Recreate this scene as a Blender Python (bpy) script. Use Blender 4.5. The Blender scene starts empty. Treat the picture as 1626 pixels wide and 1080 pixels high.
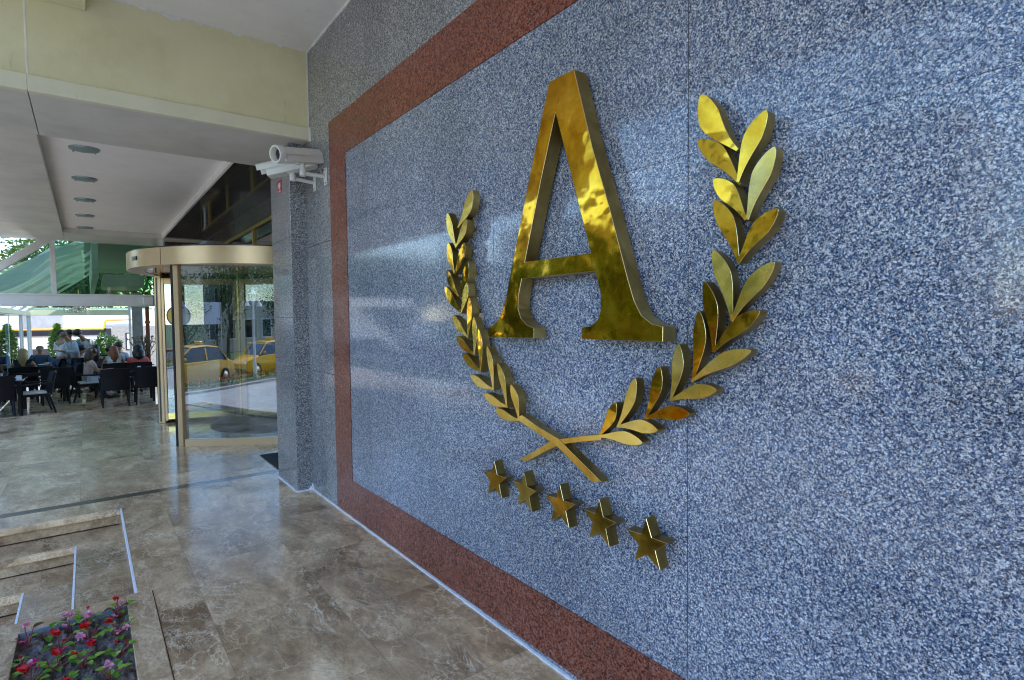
import bpy, bmesh, math, random
from mathutils import Vector, Matrix, Euler
random.seed(7)
S = bpy.context.scene
COL = S.collection
PI = math.pi

# ------------------------------------------------------------------ camera model (metres, wall face is x = 0, floor is z = 0)
F, YAW, PIT, ROL = 893.0, math.radians(37.07), math.radians(2.344), math.radians(-.6224)
CAM = Vector((-1.7543, 0, 1.7))
FW = Vector((math.sin(YAW)*math.cos(PIT), math.cos(YAW)*math.cos(PIT), -math.sin(PIT)))
R0 = Vector((math.cos(YAW), -math.sin(YAW), 0)); U0 = R0.cross(FW)
RT = R0*math.cos(ROL) + U0*math.sin(ROL); UP = -R0*math.sin(ROL) + U0*math.cos(ROL)

def at(px, py, y):
    d = RT*((px-813)/F) - UP*((py-540)/F) + FW
    return CAM + d*((y-CAM.y)/d.y)

# ------------------------------------------------------------------ object helpers
def empty(name, loc=(0, 0, 0), rz=0.0):
    o = bpy.data.objects.new(name, None); COL.objects.link(o)
    o.location = loc; o.rotation_euler = (0, 0, rz); o.empty_display_size = .1
    return o

def tag(o, label=None, cat=None, group=None, kind=None):
    if label: o['label'] = label
    if cat: o['category'] = cat
    if group: o['group'] = group
    if kind: o['kind'] = kind
    return o

def copy_tree(o, parent=None):
    c = o.copy(); COL.objects.link(c); c.parent = parent
    for ch in list(o.children):
        copy_tree(ch, c)
    return c

class MB:
    def __init__(self): self.v = []; self.f = []; self.m = []; self.s = []
    def add(self, vs, fs, mat=0, smooth=False):
        b = len(self.v); self.v += [tuple(p) for p in vs]
        for f in fs:
            self.f.append(tuple(b+i for i in f)); self.m.append(mat); self.s.append(smooth)
        return self
    def box(self, x0, x1, y0, y1, z0, z1, mat=0, M=None):
        if x0 > x1: x0, x1 = x1, x0
        if y0 > y1: y0, y1 = y1, y0
        if z0 > z1: z0, z1 = z1, z0
        vs = [Vector(p) for p in ((x0,y0,z0),(x1,y0,z0),(x1,y1,z0),(x0,y1,z0),(x0,y0,z1),(x1,y0,z1),(x1,y1,z1),(x0,y1,z1))]
        if M is not None: vs = [M @ p for p in vs]
        return self.add(vs, [(0,3,2,1),(4,5,6,7),(0,1,5,4),(1,2,6,5),(2,3,7,6),(3,0,4,7)], mat)
    def bar(self, a, b, w, h, mat=0, up=(0, 0, 1)):
        a, b = Vector(a), Vector(b); d = (b-a); L = d.length; d.normalize()
        upv = Vector(up)
        if abs(d.dot(upv)) > .99: upv = Vector((0, 1, 0))
        s = d.cross(upv).normalized(); u = s.cross(d)
        M = Matrix((s, d, u)).transposed().to_4x4(); M.translation = a
        return self.box(-w/2, w/2, 0, L, -h/2, h/2, mat, M)
    def tube(self, pts, r, n=10, mat=0, cap=True, smooth=True):
        pts = [Vector(p) for p in pts]; rs = r if isinstance(r, (list, tuple)) else [r]*len(pts)
        rings = []; prev = None
        for i, p in enumerate(pts):
            d = (pts[min(i+1, len(pts)-1)] - pts[max(i-1, 0)]).normalized()
            if prev is None:
                s = d.cross(Vector((0, 0, 1)))
                if s.length < .05: s = d.cross(Vector((0, 1, 0)))
            else:
                s = prev - d*prev.dot(d)
            s.normalize(); prev = s; t = d.cross(s)
            rings.append([p + (s*math.cos(2*PI*k/n) + t*math.sin(2*PI*k/n))*rs[i] for k in range(n)])
        vs = [q for rr in rings for q in rr]; fs = []
        for i in range(len(pts)-1):
            for k in range(n):
                fs.append((i*n+k, i*n+(k+1) % n, (i+1)*n+(k+1) % n, (i+1)*n+k))
        self.add(vs, fs, mat, smooth)
        if cap:
            self.add(rings[0], [tuple(range(n))[::-1]], mat); self.add(rings[-1], [tuple(range(n))], mat)
        return self
    def lathe(self, c, prof, n=20, mat=0, axis=None, smooth=True):
        c = Vector(c); ax = Vector(axis).normalized() if axis else Vector((0, 0, 1))
        q = Vector((0, 0, 1)).rotation_difference(ax)
        vs = [c + q @ Vector((r*math.cos(2*PI*k/n), r*math.sin(2*PI*k/n), z)) for r, z in prof for k in range(n)]
        fs = [(i*n+k, i*n+(k+1) % n, (i+1)*n+(k+1) % n, (i+1)*n+k) for i in range(len(prof)-1) for k in range(n)]
        return self.add(vs, fs, mat, smooth)
    def ball(self, c, rx, ry, rz, mat=0, nu=12, nv=8, M=None):
        c = Vector(c); vs = []; fs = []
        for j in range(nv+1):
            a = PI*j/nv
            for i in range(nu):
                b = 2*PI*i/nu
                p = Vector((rx*math.sin(a)*math.cos(b), ry*math.sin(a)*math.sin(b), rz*math.cos(a)))
                if M is not None: p = M @ p
                vs.append(c+p)
        for j in range(nv):
            for i in range(nu):
                fs.append((j*nu+i, (j+1)*nu+i, (j+1)*nu+(i+1) % nu, j*nu+(i+1) % nu))
        return self.add(vs, fs, mat, True)
    def build(self, name, mat, parent=None, bevel=0.0, seg=1, loc=None):
        me = bpy.data.meshes.new(name); me.from_pydata(self.v, [], self.f)
        for m in (mat if isinstance(mat, (list, tuple)) else [mat]): me.materials.append(m)
        me.polygons.foreach_set('material_index', self.m); me.polygons.foreach_set('use_smooth', self.s)
        bm = bmesh.new(); bm.from_mesh(me)
        bmesh.ops.remove_doubles(bm, verts=bm.verts, dist=1e-5)
        bmesh.ops.dissolve_degenerate(bm, dist=1e-6, edges=bm.edges)
        bmesh.ops.recalc_face_normals(bm, faces=bm.faces)
        if bevel > 0:
            es = [e for e in bm.edges if len(e.link_faces) == 2 and e.calc_face_angle(0) > .5]
            bmesh.ops.bevel(bm, geom=es, offset=bevel, segments=seg, profile=.5, affect='EDGES', clamp_overlap=True)
        bm.to_mesh(me); bm.free(); me.update()
        if any(self.s): me.set_sharp_from_angle(angle=math.radians(38))
        o = bpy.data.objects.new(name, me); COL.objects.link(o)
        if parent: o.parent = parent
        if loc: o.location = loc
        return o

def prism_x(name, outline, holes, x_front, x_back, mats, parent=None, chamfer=.0015):
    """outline in (y, z); the front cap looks to -x.  mats = [face, side]"""
    bm = bmesh.new()
    loops = [outline] + list(holes); edges = []
    for lp in loops:
        vs = [bm.verts.new((x_front, y, z)) for y, z in lp]
        for i in range(len(vs)): edges.append(bm.edges.new((vs[i], vs[(i+1) % len(vs)])))
    bmesh.ops.triangle_fill(bm, use_beauty=True, use_dissolve=False, edges=edges)
    front = list(bm.faces)
    bound = [e for e in bm.edges if len(e.link_faces) == 1]
    ext = bmesh.ops.extrude_edge_only(bm, edges=bound)
    for v in [g for g in ext['geom'] if isinstance(g, bmesh.types.BMVert)]: v.co.x = x_back
    for f in bm.faces: f.material_index = 1
    for f in front: f.material_index = 0
    bmesh.ops.recalc_face_normals(bm, faces=bm.faces)
    cx = sum((f.normal.x*f.calc_area() for f in front))
    if cx > 0: bmesh.ops.reverse_faces(bm, faces=bm.faces)
    if chamfer:
        fe = [e for e in bm.edges if len(e.link_faces) == 2 and e.link_faces[0].material_index != e.link_faces[1].material_index]
        bmesh.ops.bevel(bm, geom=fe, offset=chamfer, segments=1, profile=.5, affect='EDGES', clamp_overlap=True, material=2)
    me = bpy.data.meshes.new(name); bm.to_mesh(me); bm.free()
    for m in mats: me.materials.append(m)
    o = bpy.data.objects.new(name, me); COL.objects.link(o)
    if parent: o.parent = parent
    return o

# ------------------------------------------------------------------ materials
class NT:
    def __init__(self, name):
        self.mat = bpy.data.materials.new(name); self.mat.use_nodes = True
        self.t = self.mat.node_tree; self.n = self.t.nodes; self.b = self.n['Principled BSDF']
        self.tc = self.n.new('ShaderNodeTexCoord'); self.out = self.n['Material Output']
    def L(self, a, b): self.t.links.new(a, b)
    def val(self, sock, v):
        if hasattr(v, 'is_output') or isinstance(v, bpy.types.NodeSocket): self.L(v, sock)
        else: sock.default_value = v
    def noise(self, scale, detail=4, rough=.55, vec=None, dist=0.0, lac=2.0):
        n = self.n.new('ShaderNodeTexNoise'); n.inputs['Scale'].default_value = scale; n.inputs['Detail'].default_value = detail
        n.inputs['Roughness'].default_value = rough; n.inputs['Distortion'].default_value = dist
        self.L(vec if vec is not None else self.tc.outputs['Object'], n.inputs['Vector']); return n
    def vor(self, scale, vec=None, feature='F1', rnd=1.0):
        n = self.n.new('ShaderNodeTexVoronoi'); n.feature = feature; n.inputs['Scale'].default_value = scale
        n.inputs['Randomness'].default_value = rnd
        self.L(vec if vec is not None else self.tc.outputs['Object'], n.inputs['Vector']); return n
    def ramp(self, fac, stops, interp='LINEAR'):
        n = self.n.new('ShaderNodeValToRGB'); cr = n.color_ramp; cr.interpolation = interp
        while len(cr.elements) < len(stops): cr.elements.new(.5)
        for e, (p, c) in zip(cr.elements, stops):
            e.position = p; e.color = (c[0], c[1], c[2], 1) if isinstance(c, (tuple, list)) else (c, c, c, 1)
        self.L(fac, n.inputs['Fac']); return n.outputs['Color']
    def mix(self, fac, a, b, blend='MIX'):
        n = self.n.new('ShaderNodeMix'); n.data_type = 'RGBA'; n.blend_type = blend
        self.val(n.inputs[0], fac)
        for k, v in ((6, a), (7, b)):
            if isinstance(v, (tuple, list)): v = (*v[:3], 1)
            self.val(n.inputs[k], v)
        return n.outputs[2]
    def math(self, op, a, b=None, c=None):
        n = self.n.new('ShaderNodeMath'); n.operation = op; self.val(n.inputs[0], a)
        if b is not None: self.val(n.inputs[1], b)
        if c is not None: self.val(n.inputs[2], c)
        return n.outputs[0]
    def vmath(self, op, a, b=None, s=None):
        n = self.n.new('ShaderNodeVectorMath'); n.operation = op; self.val(n.inputs[0], a)
        if b is not None: self.val(n.inputs[1], b)
        if s is not None: self.val(n.inputs['Scale'], s)
        return n.outputs[0]
    def bump(self, h, strength=.2, dist=.01):
        n = self.n.new('ShaderNodeBump'); n.inputs['Strength'].default_value = strength; n.inputs['Distance'].default_value = dist
        self.L(h, n.inputs['Height']); self.L(n.outputs['Normal'], self.b.inputs['Normal'])
    def set(self, **k):
        for a, v in k.items():
            nm = {'base': 'Base Color', 'rough': 'Roughness', 'metal': 'Metallic', 'spec': 'Specular IOR Level', 'coat': 'Coat Weight',
                  'coatr': 'Coat Roughness', 'trans': 'Transmission Weight', 'ior': 'IOR', 'sheen': 'Sheen Weight', 'sub': 'Subsurface Weight'}[a]
            if isinstance(v, (tuple, list)): v = (*v[:3], 1)
            self.val(self.b.inputs[nm], v)
        return self

def plain(name, col, rough=.5, metal=0.0, var=.12, vscale=6, spec=.5, bump=0.0, bscale=60):
    m = NT(name); n = m.noise(vscale, 5)
    lo = tuple(c*(1-var) for c in col); hi = tuple(min(1, c*(1+var)) for c in col)
    m.set(base=m.ramp(n.outputs['Fac'], [(.3, lo), (.7, hi)]), rough=rough, metal=metal, spec=spec)
    if bump: m.bump(m.noise(bscale, 4).outputs['Fac'], bump, .005)
    return m.mat

def granite(name, stops, scale=88, rough=.13, dark=(.012, .018, .035), dark_at=.80, tone=.16, spec=.5, slab=False):
    m = NT(name); oc = m.tc.outputs['Object']
    w = m.noise(55, 3, .6); off = m.vmath('SCALE', m.vmath('SUBTRACT', w.outputs['Color'], (.5, .5, .5)), s=.013)
    vec = m.vmath('ADD', oc, off)
    v1 = m.vor(scale, vec); v2 = m.vor(scale*2.1, vec); v3 = m.vor(scale*.55, vec)
    r = lambda v: m.math('MULTIPLY', m.vmath('DOT_PRODUCT', v.outputs['Color'], (1, 0, 0)), 1.0)
    def first(v):
        s = m.n.new('ShaderNodeSeparateColor'); m.L(v.outputs['Color'], s.inputs[0]); return s.outputs
    s1, s2, s3 = first(v1), first(v2), first(v3)
    base = m.ramp(s1[0], stops, 'CONSTANT')
    fine = m.ramp(s2[1], stops, 'CONSTANT')
    c = m.mix(.22, base, fine)
    big = m.ramp(s3[0], [(0, 0), (.82, 0), (.83, 1)], 'CONSTANT')
    c = m.mix(m.math('MULTIPLY', big, .45), c, stops[-1][1])
    dk = m.ramp(s2[0], [(0, 0), (dark_at, 1)], 'CONSTANT')
    c = m.mix(m.math('MULTIPLY', dk, .8), c, dark)
    n = m.noise(1.3, 5, .6)
    t = m.ramp(n.outputs['Fac'], [(.3, 1-tone), (.7, 1+tone)])
    c = m.mix(1.0, c, t, 'MULTIPLY')
    if slab:
        sx = m.n.new('ShaderNodeSeparateXYZ'); m.L(oc, sx.inputs[0]); ci = m.n.new('ShaderNodeCombineXYZ')
        m.L(m.math('FLOOR', m.math('DIVIDE', m.math('SUBTRACT', sx.outputs[1], -.743), 1.227)), ci.inputs[0]); m.L(m.math('FLOOR', m.math('DIVIDE', m.math('SUBTRACT', sx.outputs[2], .28), 1.0)), ci.inputs[1])
        wn = m.n.new('ShaderNodeTexWhiteNoise'); wn.noise_dimensions = '3D'; m.L(ci.outputs[0], wn.inputs['Vector'])
        c = m.mix(1.0, c, m.ramp(wn.outputs['Value'], [(0, .91), (1, 1.08)]), 'MULTIPLY')
    m.set(base=c, rough=m.ramp(m.noise(4, 4).outputs['Fac'], [(.3, rough*.75), (.7, rough*1.5)]), spec=spec)
    return m.mat

M = {}
BLUE = [(0, (.014, .030, .068)), (.19, (.042, .086, .185)), (.36, (.135, .197, .325)), (.55, (.325, .37, .45)), (.75, (.47, .405, .38)), (.87, (.76, .78, .80))]
GREY = [(0, (.036, .042, .058)), (.20, (.12, .135, .165)), (.40, (.23, .24, .26)), (.60, (.39, .385, .375)), (.82, (.48, .42, .38)), (.91, (.68, .67, .65))]
RED = [(0, (.10, .025, .018)), (.2, (.20, .055, .032)), (.42, (.30, .085, .045)), (.68, (.36, .11, .062)), (.9, (.34, .15, .11))]
M['blue'] = granite('blue_granite', BLUE, 215, rough=.07, spec=.5, tone=.16, dark_at=.77, dark=(.006, .012, .03), slab=True)
M['grey'] = granite('grey_granite', GREY, 190, slab=True, rough=.10, spec=.6)
M['red'] = granite('red_granite', RED, 110, rough=.2, dark=(.02, .012, .012), dark_at=.80, spec=.35)
M['brown'] = granite('brown_granite', [(0, (.05, .04, .035)), (.3, (.11, .085, .07)), (.65, (.17, .13, .105)), (.9, (.23, .19, .16))], 110, rough=.15)
M['darkgr'] = granite('dark_polished_granite', [(0, (.04, .035, .03)), (.35, (.075, .066, .056)), (.7, (.12, .105, .09)), (.92, (.19, .17, .15))], 110, rough=.07, dark_at=.7, spec=.8)

def marble(name, tint=1.0, slab=(.62, .93), rough=.1, joint=.0022, col=None):
    m = NT(name); sx = m.n.new('ShaderNodeSeparateXYZ'); m.L(m.tc.outputs['Object'], sx.inputs[0])
    X = m.math('DIVIDE', sx.outputs[0], slab[0]); fx = m.math('FLOOR', X)
    Y = m.math('ADD', m.math('DIVIDE', sx.outputs[1], slab[1]), m.math('MULTIPLY', fx, .37)); fy = m.math('FLOOR', Y)
    cid = m.n.new('ShaderNodeCombineXYZ'); m.L(fx, cid.inputs[0]); m.L(fy, cid.inputs[1])
    wn = m.n.new('ShaderNodeTexWhiteNoise'); wn.noise_dimensions = '3D'; m.L(cid.outputs[0], wn.inputs['Vector'])
    vec = m.vmath('ADD', m.tc.outputs['Object'], m.vmath('SCALE', wn.outputs['Color'], s=17.0))
    # stretched along a diagonal drift
    mp = m.n.new('ShaderNodeMapping'); mp.inputs['Rotation'].default_value = (0, 0, .55); mp.inputs['Scale'].default_value = (1, .55, 1)
    m.L(vec, mp.inputs['Vector']); v = mp.outputs[0]
    a = m.noise(2.4, 9, .62, v, .8); b = m.noise(9, 8, .7, v, .5); c2 = m.noise(36, 5, .7, v)
    base = m.ramp(a.outputs['Fac'], [(.33, (.155*tint, .098*tint, .060*tint)), (.45, (.285*tint, .195*tint, .125*tint)), (.6, (.42*tint, .31*tint, .21*tint)), (.70, (.59*tint, .47*tint, .34*tint))])
    base = m.mix(.55, base, m.ramp(b.outputs['Fac'], [(.32, .58), (.5, 1.0), (.68, 1.35)]), 'MULTIPLY')
    base = m.mix(.35, base, m.ramp(c2.outputs['Fac'], [(.3, .6), (.7, 1.35)]), 'MULTIPLY')
    def vein(sc, w, dist):
        n = m.noise(sc, 7, .66, v, dist); d = m.math('ABSOLUTE', m.math('SUBTRACT', n.outputs['Fac'], .5))
        return m.ramp(d, [(0, 1), (w, .0)])
    vv = m.math('MULTIPLY', m.math('ADD', vein(3.2, .012, 1.2), m.math('MULTIPLY', vein(8.5, .02, .9), .6)), m.ramp(m.noise(1.7, 3).outputs['Fac'], [(.4, 0), (.62, .8)]))
    base = m.mix(vv, base, (.62*tint, .55*tint, .47*tint))
    wv = m.vmath('ADD', v, m.vmath('SCALE', m.vmath('SUBTRACT', m.noise(6, 4, .6, v).outputs['Color'], (.5, .5, .5)), s=.34))
    ed = m.vor(5.5, wv, 'DISTANCE_TO_EDGE'); web = m.ramp(ed.outputs['Distance'], [(0, 1), (.022, .35), (.06, 0)])
    base = m.mix(m.math('MULTIPLY', web, m.ramp(m.noise(2.6, 4, .6, v).outputs['Fac'], [(.40, 0), (.62, .75)])), base, (.60*tint, .50*tint, .38*tint))
    dv = m.math('MULTIPLY', vein(5.1, .009, 1.5), .55)
    base = m.mix(dv, base, (.06, .042, .033))
    base = m.mix(1.0, base, m.ramp(wn.outputs['Value'], [(0, .93), (1, 1.08)]), 'MULTIPLY')
    if col: base = m.mix(.6, base, col)
    gx = m.math('SUBTRACT', X, fx); gy = m.math('SUBTRACT', Y, fy)
    jx = m.math('LESS_THAN', m.math('MINIMUM', gx, m.math('SUBTRACT', 1.0, gx)), joint/slab[0])
    jy = m.math('LESS_THAN', m.math('MINIMUM', gy, m.math('SUBTRACT', 1.0, gy)), joint/slab[1])
    j = m.math('MAXIMUM', jx, jy)
    base = m.mix(m.math('MULTIPLY', j, .3), base, (.07, .055, .045))
    rg = m.ramp(m.noise(2.2, 6, .65).outputs['Fac'], [(.3, rough*.55), (.7, rough*2.0)])
    base = m.mix(1.0, base, (1.05, .99, .86), 'MULTIPLY')
    m.set(base=base, rough=rg, spec=.36)
    m.bump(m.noise(3.5, 3).outputs['Fac'], .012, .02)
    return m.mat
M['marble'] = marble('brown_marble_floor', 1.5, rough=.13)
M['marble2'] = marble('brown_marble_slab', 1.3, (2.1, 1.3), .16)
M['marblein'] = marble('polished_marble_floor', 1.8, (.8, .8), .07)
M['shadowjoint'] = plain('dark_shadow_joint', (.025, .02, .018), .9)  # dark colour for the painted nosing shadow and the riser foot joint
M['nosing'] = marble('chipped_marble_nosing', 2.0, (1.3, 3.0), .35)
M['riser'] = marble('grey_brown_riser', .62, (1.3, 3.0), .4)
M['strip'] = plain('dark_marble_strip', (.075, .045, .035), .15, var=.4, vscale=30)

def brass(name, c1, c2, c3, r0, r1, warp=.25, spot=True):
    m = NT(name); a = m.noise(4.2, 4, .55, dist=.8); b = m.noise(34, 6, .7)
    c = m.ramp(a.outputs['Fac'], [(.28, c1), (.5, c2), (.72, c3)])
    rg = m.ramp(m.noise(9, 6, .7).outputs['Fac'], [(.3, r0), (.72, r1)])
    if spot:
        sp = m.ramp(m.noise(14, 7, .75, dist=.4).outputs['Fac'], [(.6, 0), (.68, 1)])
        c = m.mix(m.math('MULTIPLY', sp, .45), c, (c1[0]*.6, c1[1]*.5, c1[2]*.5))
    c = m.mix(.3, c, m.ramp(b.outputs['Fac'], [(.3, .7), (.7, 1.2)]), 'MULTIPLY')
    m.set(base=c, rough=rg, metal=1.0)
    m.bump(m.noise(7, 2, .4).outputs['Fac'], warp, .02)
    return m.mat
M['brass'] = brass('polished_brass', (.34, .14, .008), (.70, .36, .02), (.92, .57, .06), .035, .12, .30)
M['brassdull'] = brass('satin_brass', (.62, .40, .06), (.84, .60, .13), (.94, .75, .27), .14, .30, .25)
M['brassside'] = brass('brushed_brass_side', (.26, .165, .045), (.47, .33, .11), (.62, .48, .20), .34, .55, .35)
M['bronze'] = brass('dark_bronze', (.26, .14, .012), (.44, .27, .035), (.60, .41, .085), .10, .24, .3)
M['bronzeside'] = brass('dark_bronze_side', (.16, .095, .02), (.30, .20, .06), (.45, .34, .14), .3, .5, .35)
M['brassedge'] = plain('bright_brass_edge', (.9, .74, .38), .22, 1.0, .08)
M['cream'] = None

def paint(name, col, rough=.6, dirt=(.45, .40, .26), amount=.35, streak=True):
    m = NT(name); n = m.noise(1.6, 8, .65); s = m.noise(5, 8, .7)
    c = m.mix(m.math('MULTIPLY', m.ramp(n.outputs['Fac'], [(.45, 0), (.75, 1)]), amount), col, dirt)
    if streak:
        mp = m.n.new('ShaderNodeMapping'); mp.inputs['Scale'].default_value = (2.2, 2.2, .7); m.L(m.tc.outputs['Object'], mp.inputs['Vector'])
        k = m.ramp(m.noise(3.5, 9, .72, mp.outputs[0]).outputs['Fac'], [(.63, 0), (.70, 1)])
        c = m.mix(m.math('MULTIPLY', k, .3), c, tuple(v*.55 for v in dirt))
    c = m.mix(.3, c, m.ramp(s.outputs['Fac'], [(.3, .85), (.7, 1.1)]), 'MULTIPLY')
    m.set(base=c, rough=rough, spec=.3); m.bump(m.noise(140, 3).outputs['Fac'], .08, .002)
    return m.mat
M['cream'] = paint('cream_painted_plaster', (.80, .745, .48), dirt=(.55, .47, .24), amount=.5)
M['creamtrim'] = paint('pale_cream_trim', (.78, .74, .55), dirt=(.5, .46, .3), amount=.25)
M['ceil'] = paint('off_white_ceiling', (.88, .85, .80), dirt=(.6, .57, .53), amount=.25)
M['soffit'] = paint('grey_panel_soffit', (.70, .665, .59), rough=.4, dirt=(.42, .41, .39), amount=.55)
M['recess'] = paint('white_recess_ceiling', (.93, .89, .84), dirt=(.66, .65, .66), amount=.2, streak=False)
M['chip'] = plain('bare_white_plaster', (.85, .84, .8), .8)
M['caulk'] = plain('white_sealant', (.82, .84, .9), .6, var=.15, vscale=40)
M['white'] = plain('white_powder_coat', (.78, .77, .73), .35, var=.05)
M['camwhite'] = plain('ivory_plastic', (.74, .73, .67), .4, var=.05)
M['black'] = plain('black_plastic', (.012, .012, .014), .3)
M['lens'] = plain('dark_lens_glass', (.004, .005, .008), .03, spec=1.0)
M['goldal'] = plain('champagne_aluminium', (.66, .46, .25), .25, 0.25, .05, spec=.6)
M['goldrail'] = plain('gold_rail', (.78, .6, .22), .2, .9, .08)
M['yframe'] = plain('gold_window_frame', (.62, .47, .16), .3, .5, .08)
M['signred'] = plain('red_sticker', (.55, .012, .03), .3, var=.05)
M['signwhite'] = plain('white_sticker_print', (.85, .85, .85), .3, var=.02)
M['mat'] = plain('dark_teal_mat', (.018, .035, .04), .9, var=.3, vscale=90, bump=.5, bscale=200)
M['soil'] = None
M['rattan'] = plain('dark_rattan', (.007, .007, .010), .6, spec=.3, var=.5, vscale=80, bump=.6, bscale=120)
M['cushion'] = plain('pale_cushion', (.55, .55, .5), .8)
M['tabletop'] = plain('dark_tabletop', (.02, .018, .02), .12, var=.2)
M['tabledark'] = plain('dark_table_frame', (.015, .014, .016), .4)
M['china'] = plain('white_china', (.8, .8, .82), .15)
M['greycol'] = plain('grey_stone_column', (.30, .29, .27), .5, var=.15)
M['redwood'] = plain('red_brown_timber', (.22, .06, .025), .4, var=.2)
M['facade'] = plain('white_facade', (.82, .82, .84), .7, var=.04)
M['darkband'] = plain('dark_band', (.035, .035, .05), .5)
M['pipe'] = plain('yellow_gas_pipe', (.85, .47, .05), .4)
M['block'] = plain('grey_block_wall', (.36, .33, .31), .85, var=.2, vscale=12, bump=.4, bscale=25)
M['asphalt'] = plain('asphalt', (.055, .055, .058), .85, var=.25, vscale=30, bump=.3, bscale=150)
M['paving'] = plain('pale_forecourt_paving', (.40, .385, .36), .7, var=.15, vscale=3)
M['kerb'] = plain('concrete_kerb', (.42, .41, .39), .8, var=.15, vscale=9)
M['redpave'] = plain('red_brick_paving', (.26, .10, .07), .8, var=.25, vscale=14)
M['grass'] = plain('lawn_earth', (.06, .11, .03), .9, var=.4, vscale=9)
M['taxi'] = plain('yellow_taxi_paint', (.80, .44, .015), .18, 0, .03, spec=.6)
M['tyre'] = plain('black_tyre', (.015, .015, .016), .75)
M['chrome'] = plain('bright_alloy', (.65, .65, .67), .2, 1.0, .04)
M['carglass'] = plain('dark_car_glass', (.012, .016, .018), .04, spec=.9)
M['lamp_r'] = plain('red_lamp', (.5, .02, .02), .15)
M['lamp_w'] = plain('clear_lamp', (.8, .8, .78), .1)
M['bark'] = plain('tree_bark', (.09, .065, .045), .9, var=.4, vscale=14, bump=.7, bscale=30)
M['banner'] = plain('pale_banner_cloth', (.72, .74, .78), .7, var=.05)
M['stickery'] = plain('yellow_sticker', (.75, .52, .05), .4, var=.1)
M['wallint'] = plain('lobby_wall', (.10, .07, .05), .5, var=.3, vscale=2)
M['plaster'] = plain('hotel_plaster', (.55, .52, .46), .8, var=.08)
M['greencl'] = plain('green_ceiling', (.26, .36, .29), .6)  # one even green for the veranda ceiling sheet
M['plate'] = plain('steel_light_plate', (.34, .42, .42), .35, .6, .1)

def soil():
    m = NT('dark_potting_soil'); n = m.noise(26, 9, .8); v = m.vor(70)
    c = m.ramp(n.outputs['Fac'], [(.3, (.06, .05, .05)), (.5, (.22, .185, .18)), (.70, (.55, .50, .48))])
    s = m.ramp(m.vor(120).outputs['Color'], [(0, 0), (.93, 0), (.95, 1)], 'CONSTANT')
    c = m.mix(m.math('MULTIPLY', s, .25), c, (.4, .4, .42))
    m.set(base=c, rough=.95); m.bump(m.noise(30, 8, .75).outputs['Fac'], 1.0, .03); return m.mat
M['soil'] = soil()

def leafmat(name, lo, hi, rough=.45, tr=.25):
    m = NT(name); oi = m.n.new('ShaderNodeNewGeometry'); n = m.noise(2.2, 3)
    f = m.math('ADD', m.math('MULTIPLY', oi.outputs['Random Per Island'], .7), m.math('MULTIPLY', n.outputs['Fac'], .35))
    c = m.ramp(f, [(.1, lo), (.9, hi)]); m.set(base=c, rough=rough, spec=.4)
    if tr:
        t = m.n.new('ShaderNodeBsdfTranslucent'); m.L(m.mix(1.0, c, (1.3, 1.5, .6), 'MULTIPLY'), t.inputs[0])
        mx = m.n.new('ShaderNodeMixShader'); mx.inputs[0].default_value = tr
        m.L(m.b.outputs[0], mx.inputs[1]); m.L(t.outputs[0], mx.inputs[2]); m.L(mx.outputs[0], m.out.inputs[0])
    return m.mat
M['leaf_a'] = leafmat('plane_tree_leaves', (.03, .065, .012), (.12, .19, .035))
M['leaf_b'] = leafmat('dark_tree_leaves', (.015, .04, .014), (.06, .12, .03))
M['leaf_shrub'] = leafmat('shrub_leaves', (.05, .12, .015), (.20, .34, .05))
M['leaf_beg'] = leafmat('begonia_leaves', (.05, .19, .015), (.36, .60, .08), .28, .3)
M['leaf_bronze'] = leafmat('bronze_begonia_leaves', (.05, .03, .02), (.11, .07, .03), .35, .15)
M['petal_red'] = leafmat('red_petals', (.55, .005, .012), (.75, .02, .02), .5, .2)
M['petal_pink'] = leafmat('pink_petals', (.75, .22, .45), (.85, .50, .68), .5, .25)
M['petal_mag'] = leafmat('magenta_petals', (.5, .02, .18), (.65, .06, .3), .5, .2)
M['stemred'] = plain('red_stem', (.28, .06, .05), .5)
M['twig'] = leafmat('dried_leaves', (.12, .09, .05), (.25, .2, .12), .6, .1)

def glass(name, tint=(.9, .95, .93), refl=.1, rough=.0, fres=1.5):
    m = NT(name); m.n.remove(m.b)
    tr = m.n.new('ShaderNodeBsdfTransparent'); tr.inputs[0].default_value = (*tint, 1)
    gl = m.n.new('ShaderNodeBsdfGlossy'); gl.inputs['Roughness'].default_value = rough; gl.inputs[0].default_value = (.95, .97, 1, 1)
    fr = m.n.new('ShaderNodeFresnel'); fr.inputs[0].default_value = fres
    f = m.math('MINIMUM', m.math('ADD', fr.outputs[0], refl), 1.0)
    mx = m.n.new('ShaderNodeMixShader'); m.L(f, mx.inputs[0]); m.L(tr.outputs[0], mx.inputs[1]); m.L(gl.outputs[0], mx.inputs[2])
    m.L(mx.outputs[0], m.out.inputs[0]); return m.mat
M['glass'] = glass('clear_glass', (.80, .86, .84), .16)
M['drumglass'] = glass('reflective_door_glass', (.38, .45, .45), .27)
M['greenglass'] = glass('green_tinted_glass', (.58, .72, .60), .02)
M['blueglass'] = glass('pale_blue_glass', (.62, .82, .90), .10)
M['winglass'] = glass('dark_green_window_glass', (.10, .22, .17), .14)
M['roofglass'] = glass('veranda_roof_glass', (.55, .66, .62), .05)

def fabric():
    m = NT('cream_draped_fabric'); t = m.n.new('ShaderNodeBsdfTranslucent'); t.inputs[0].default_value = (.85, .86, .74, 1)
    m.set(base=(.80, .80, .68), rough=.8); mx = m.n.new('ShaderNodeMixShader'); mx.inputs[0].default_value = .5
    m.L(m.b.outputs[0], mx.inputs[1]); m.L(t.outputs[0], mx.inputs[2]); m.L(mx.outputs[0], m.out.inputs[0]); return m.mat
M['fabric'] = fabric()

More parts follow.
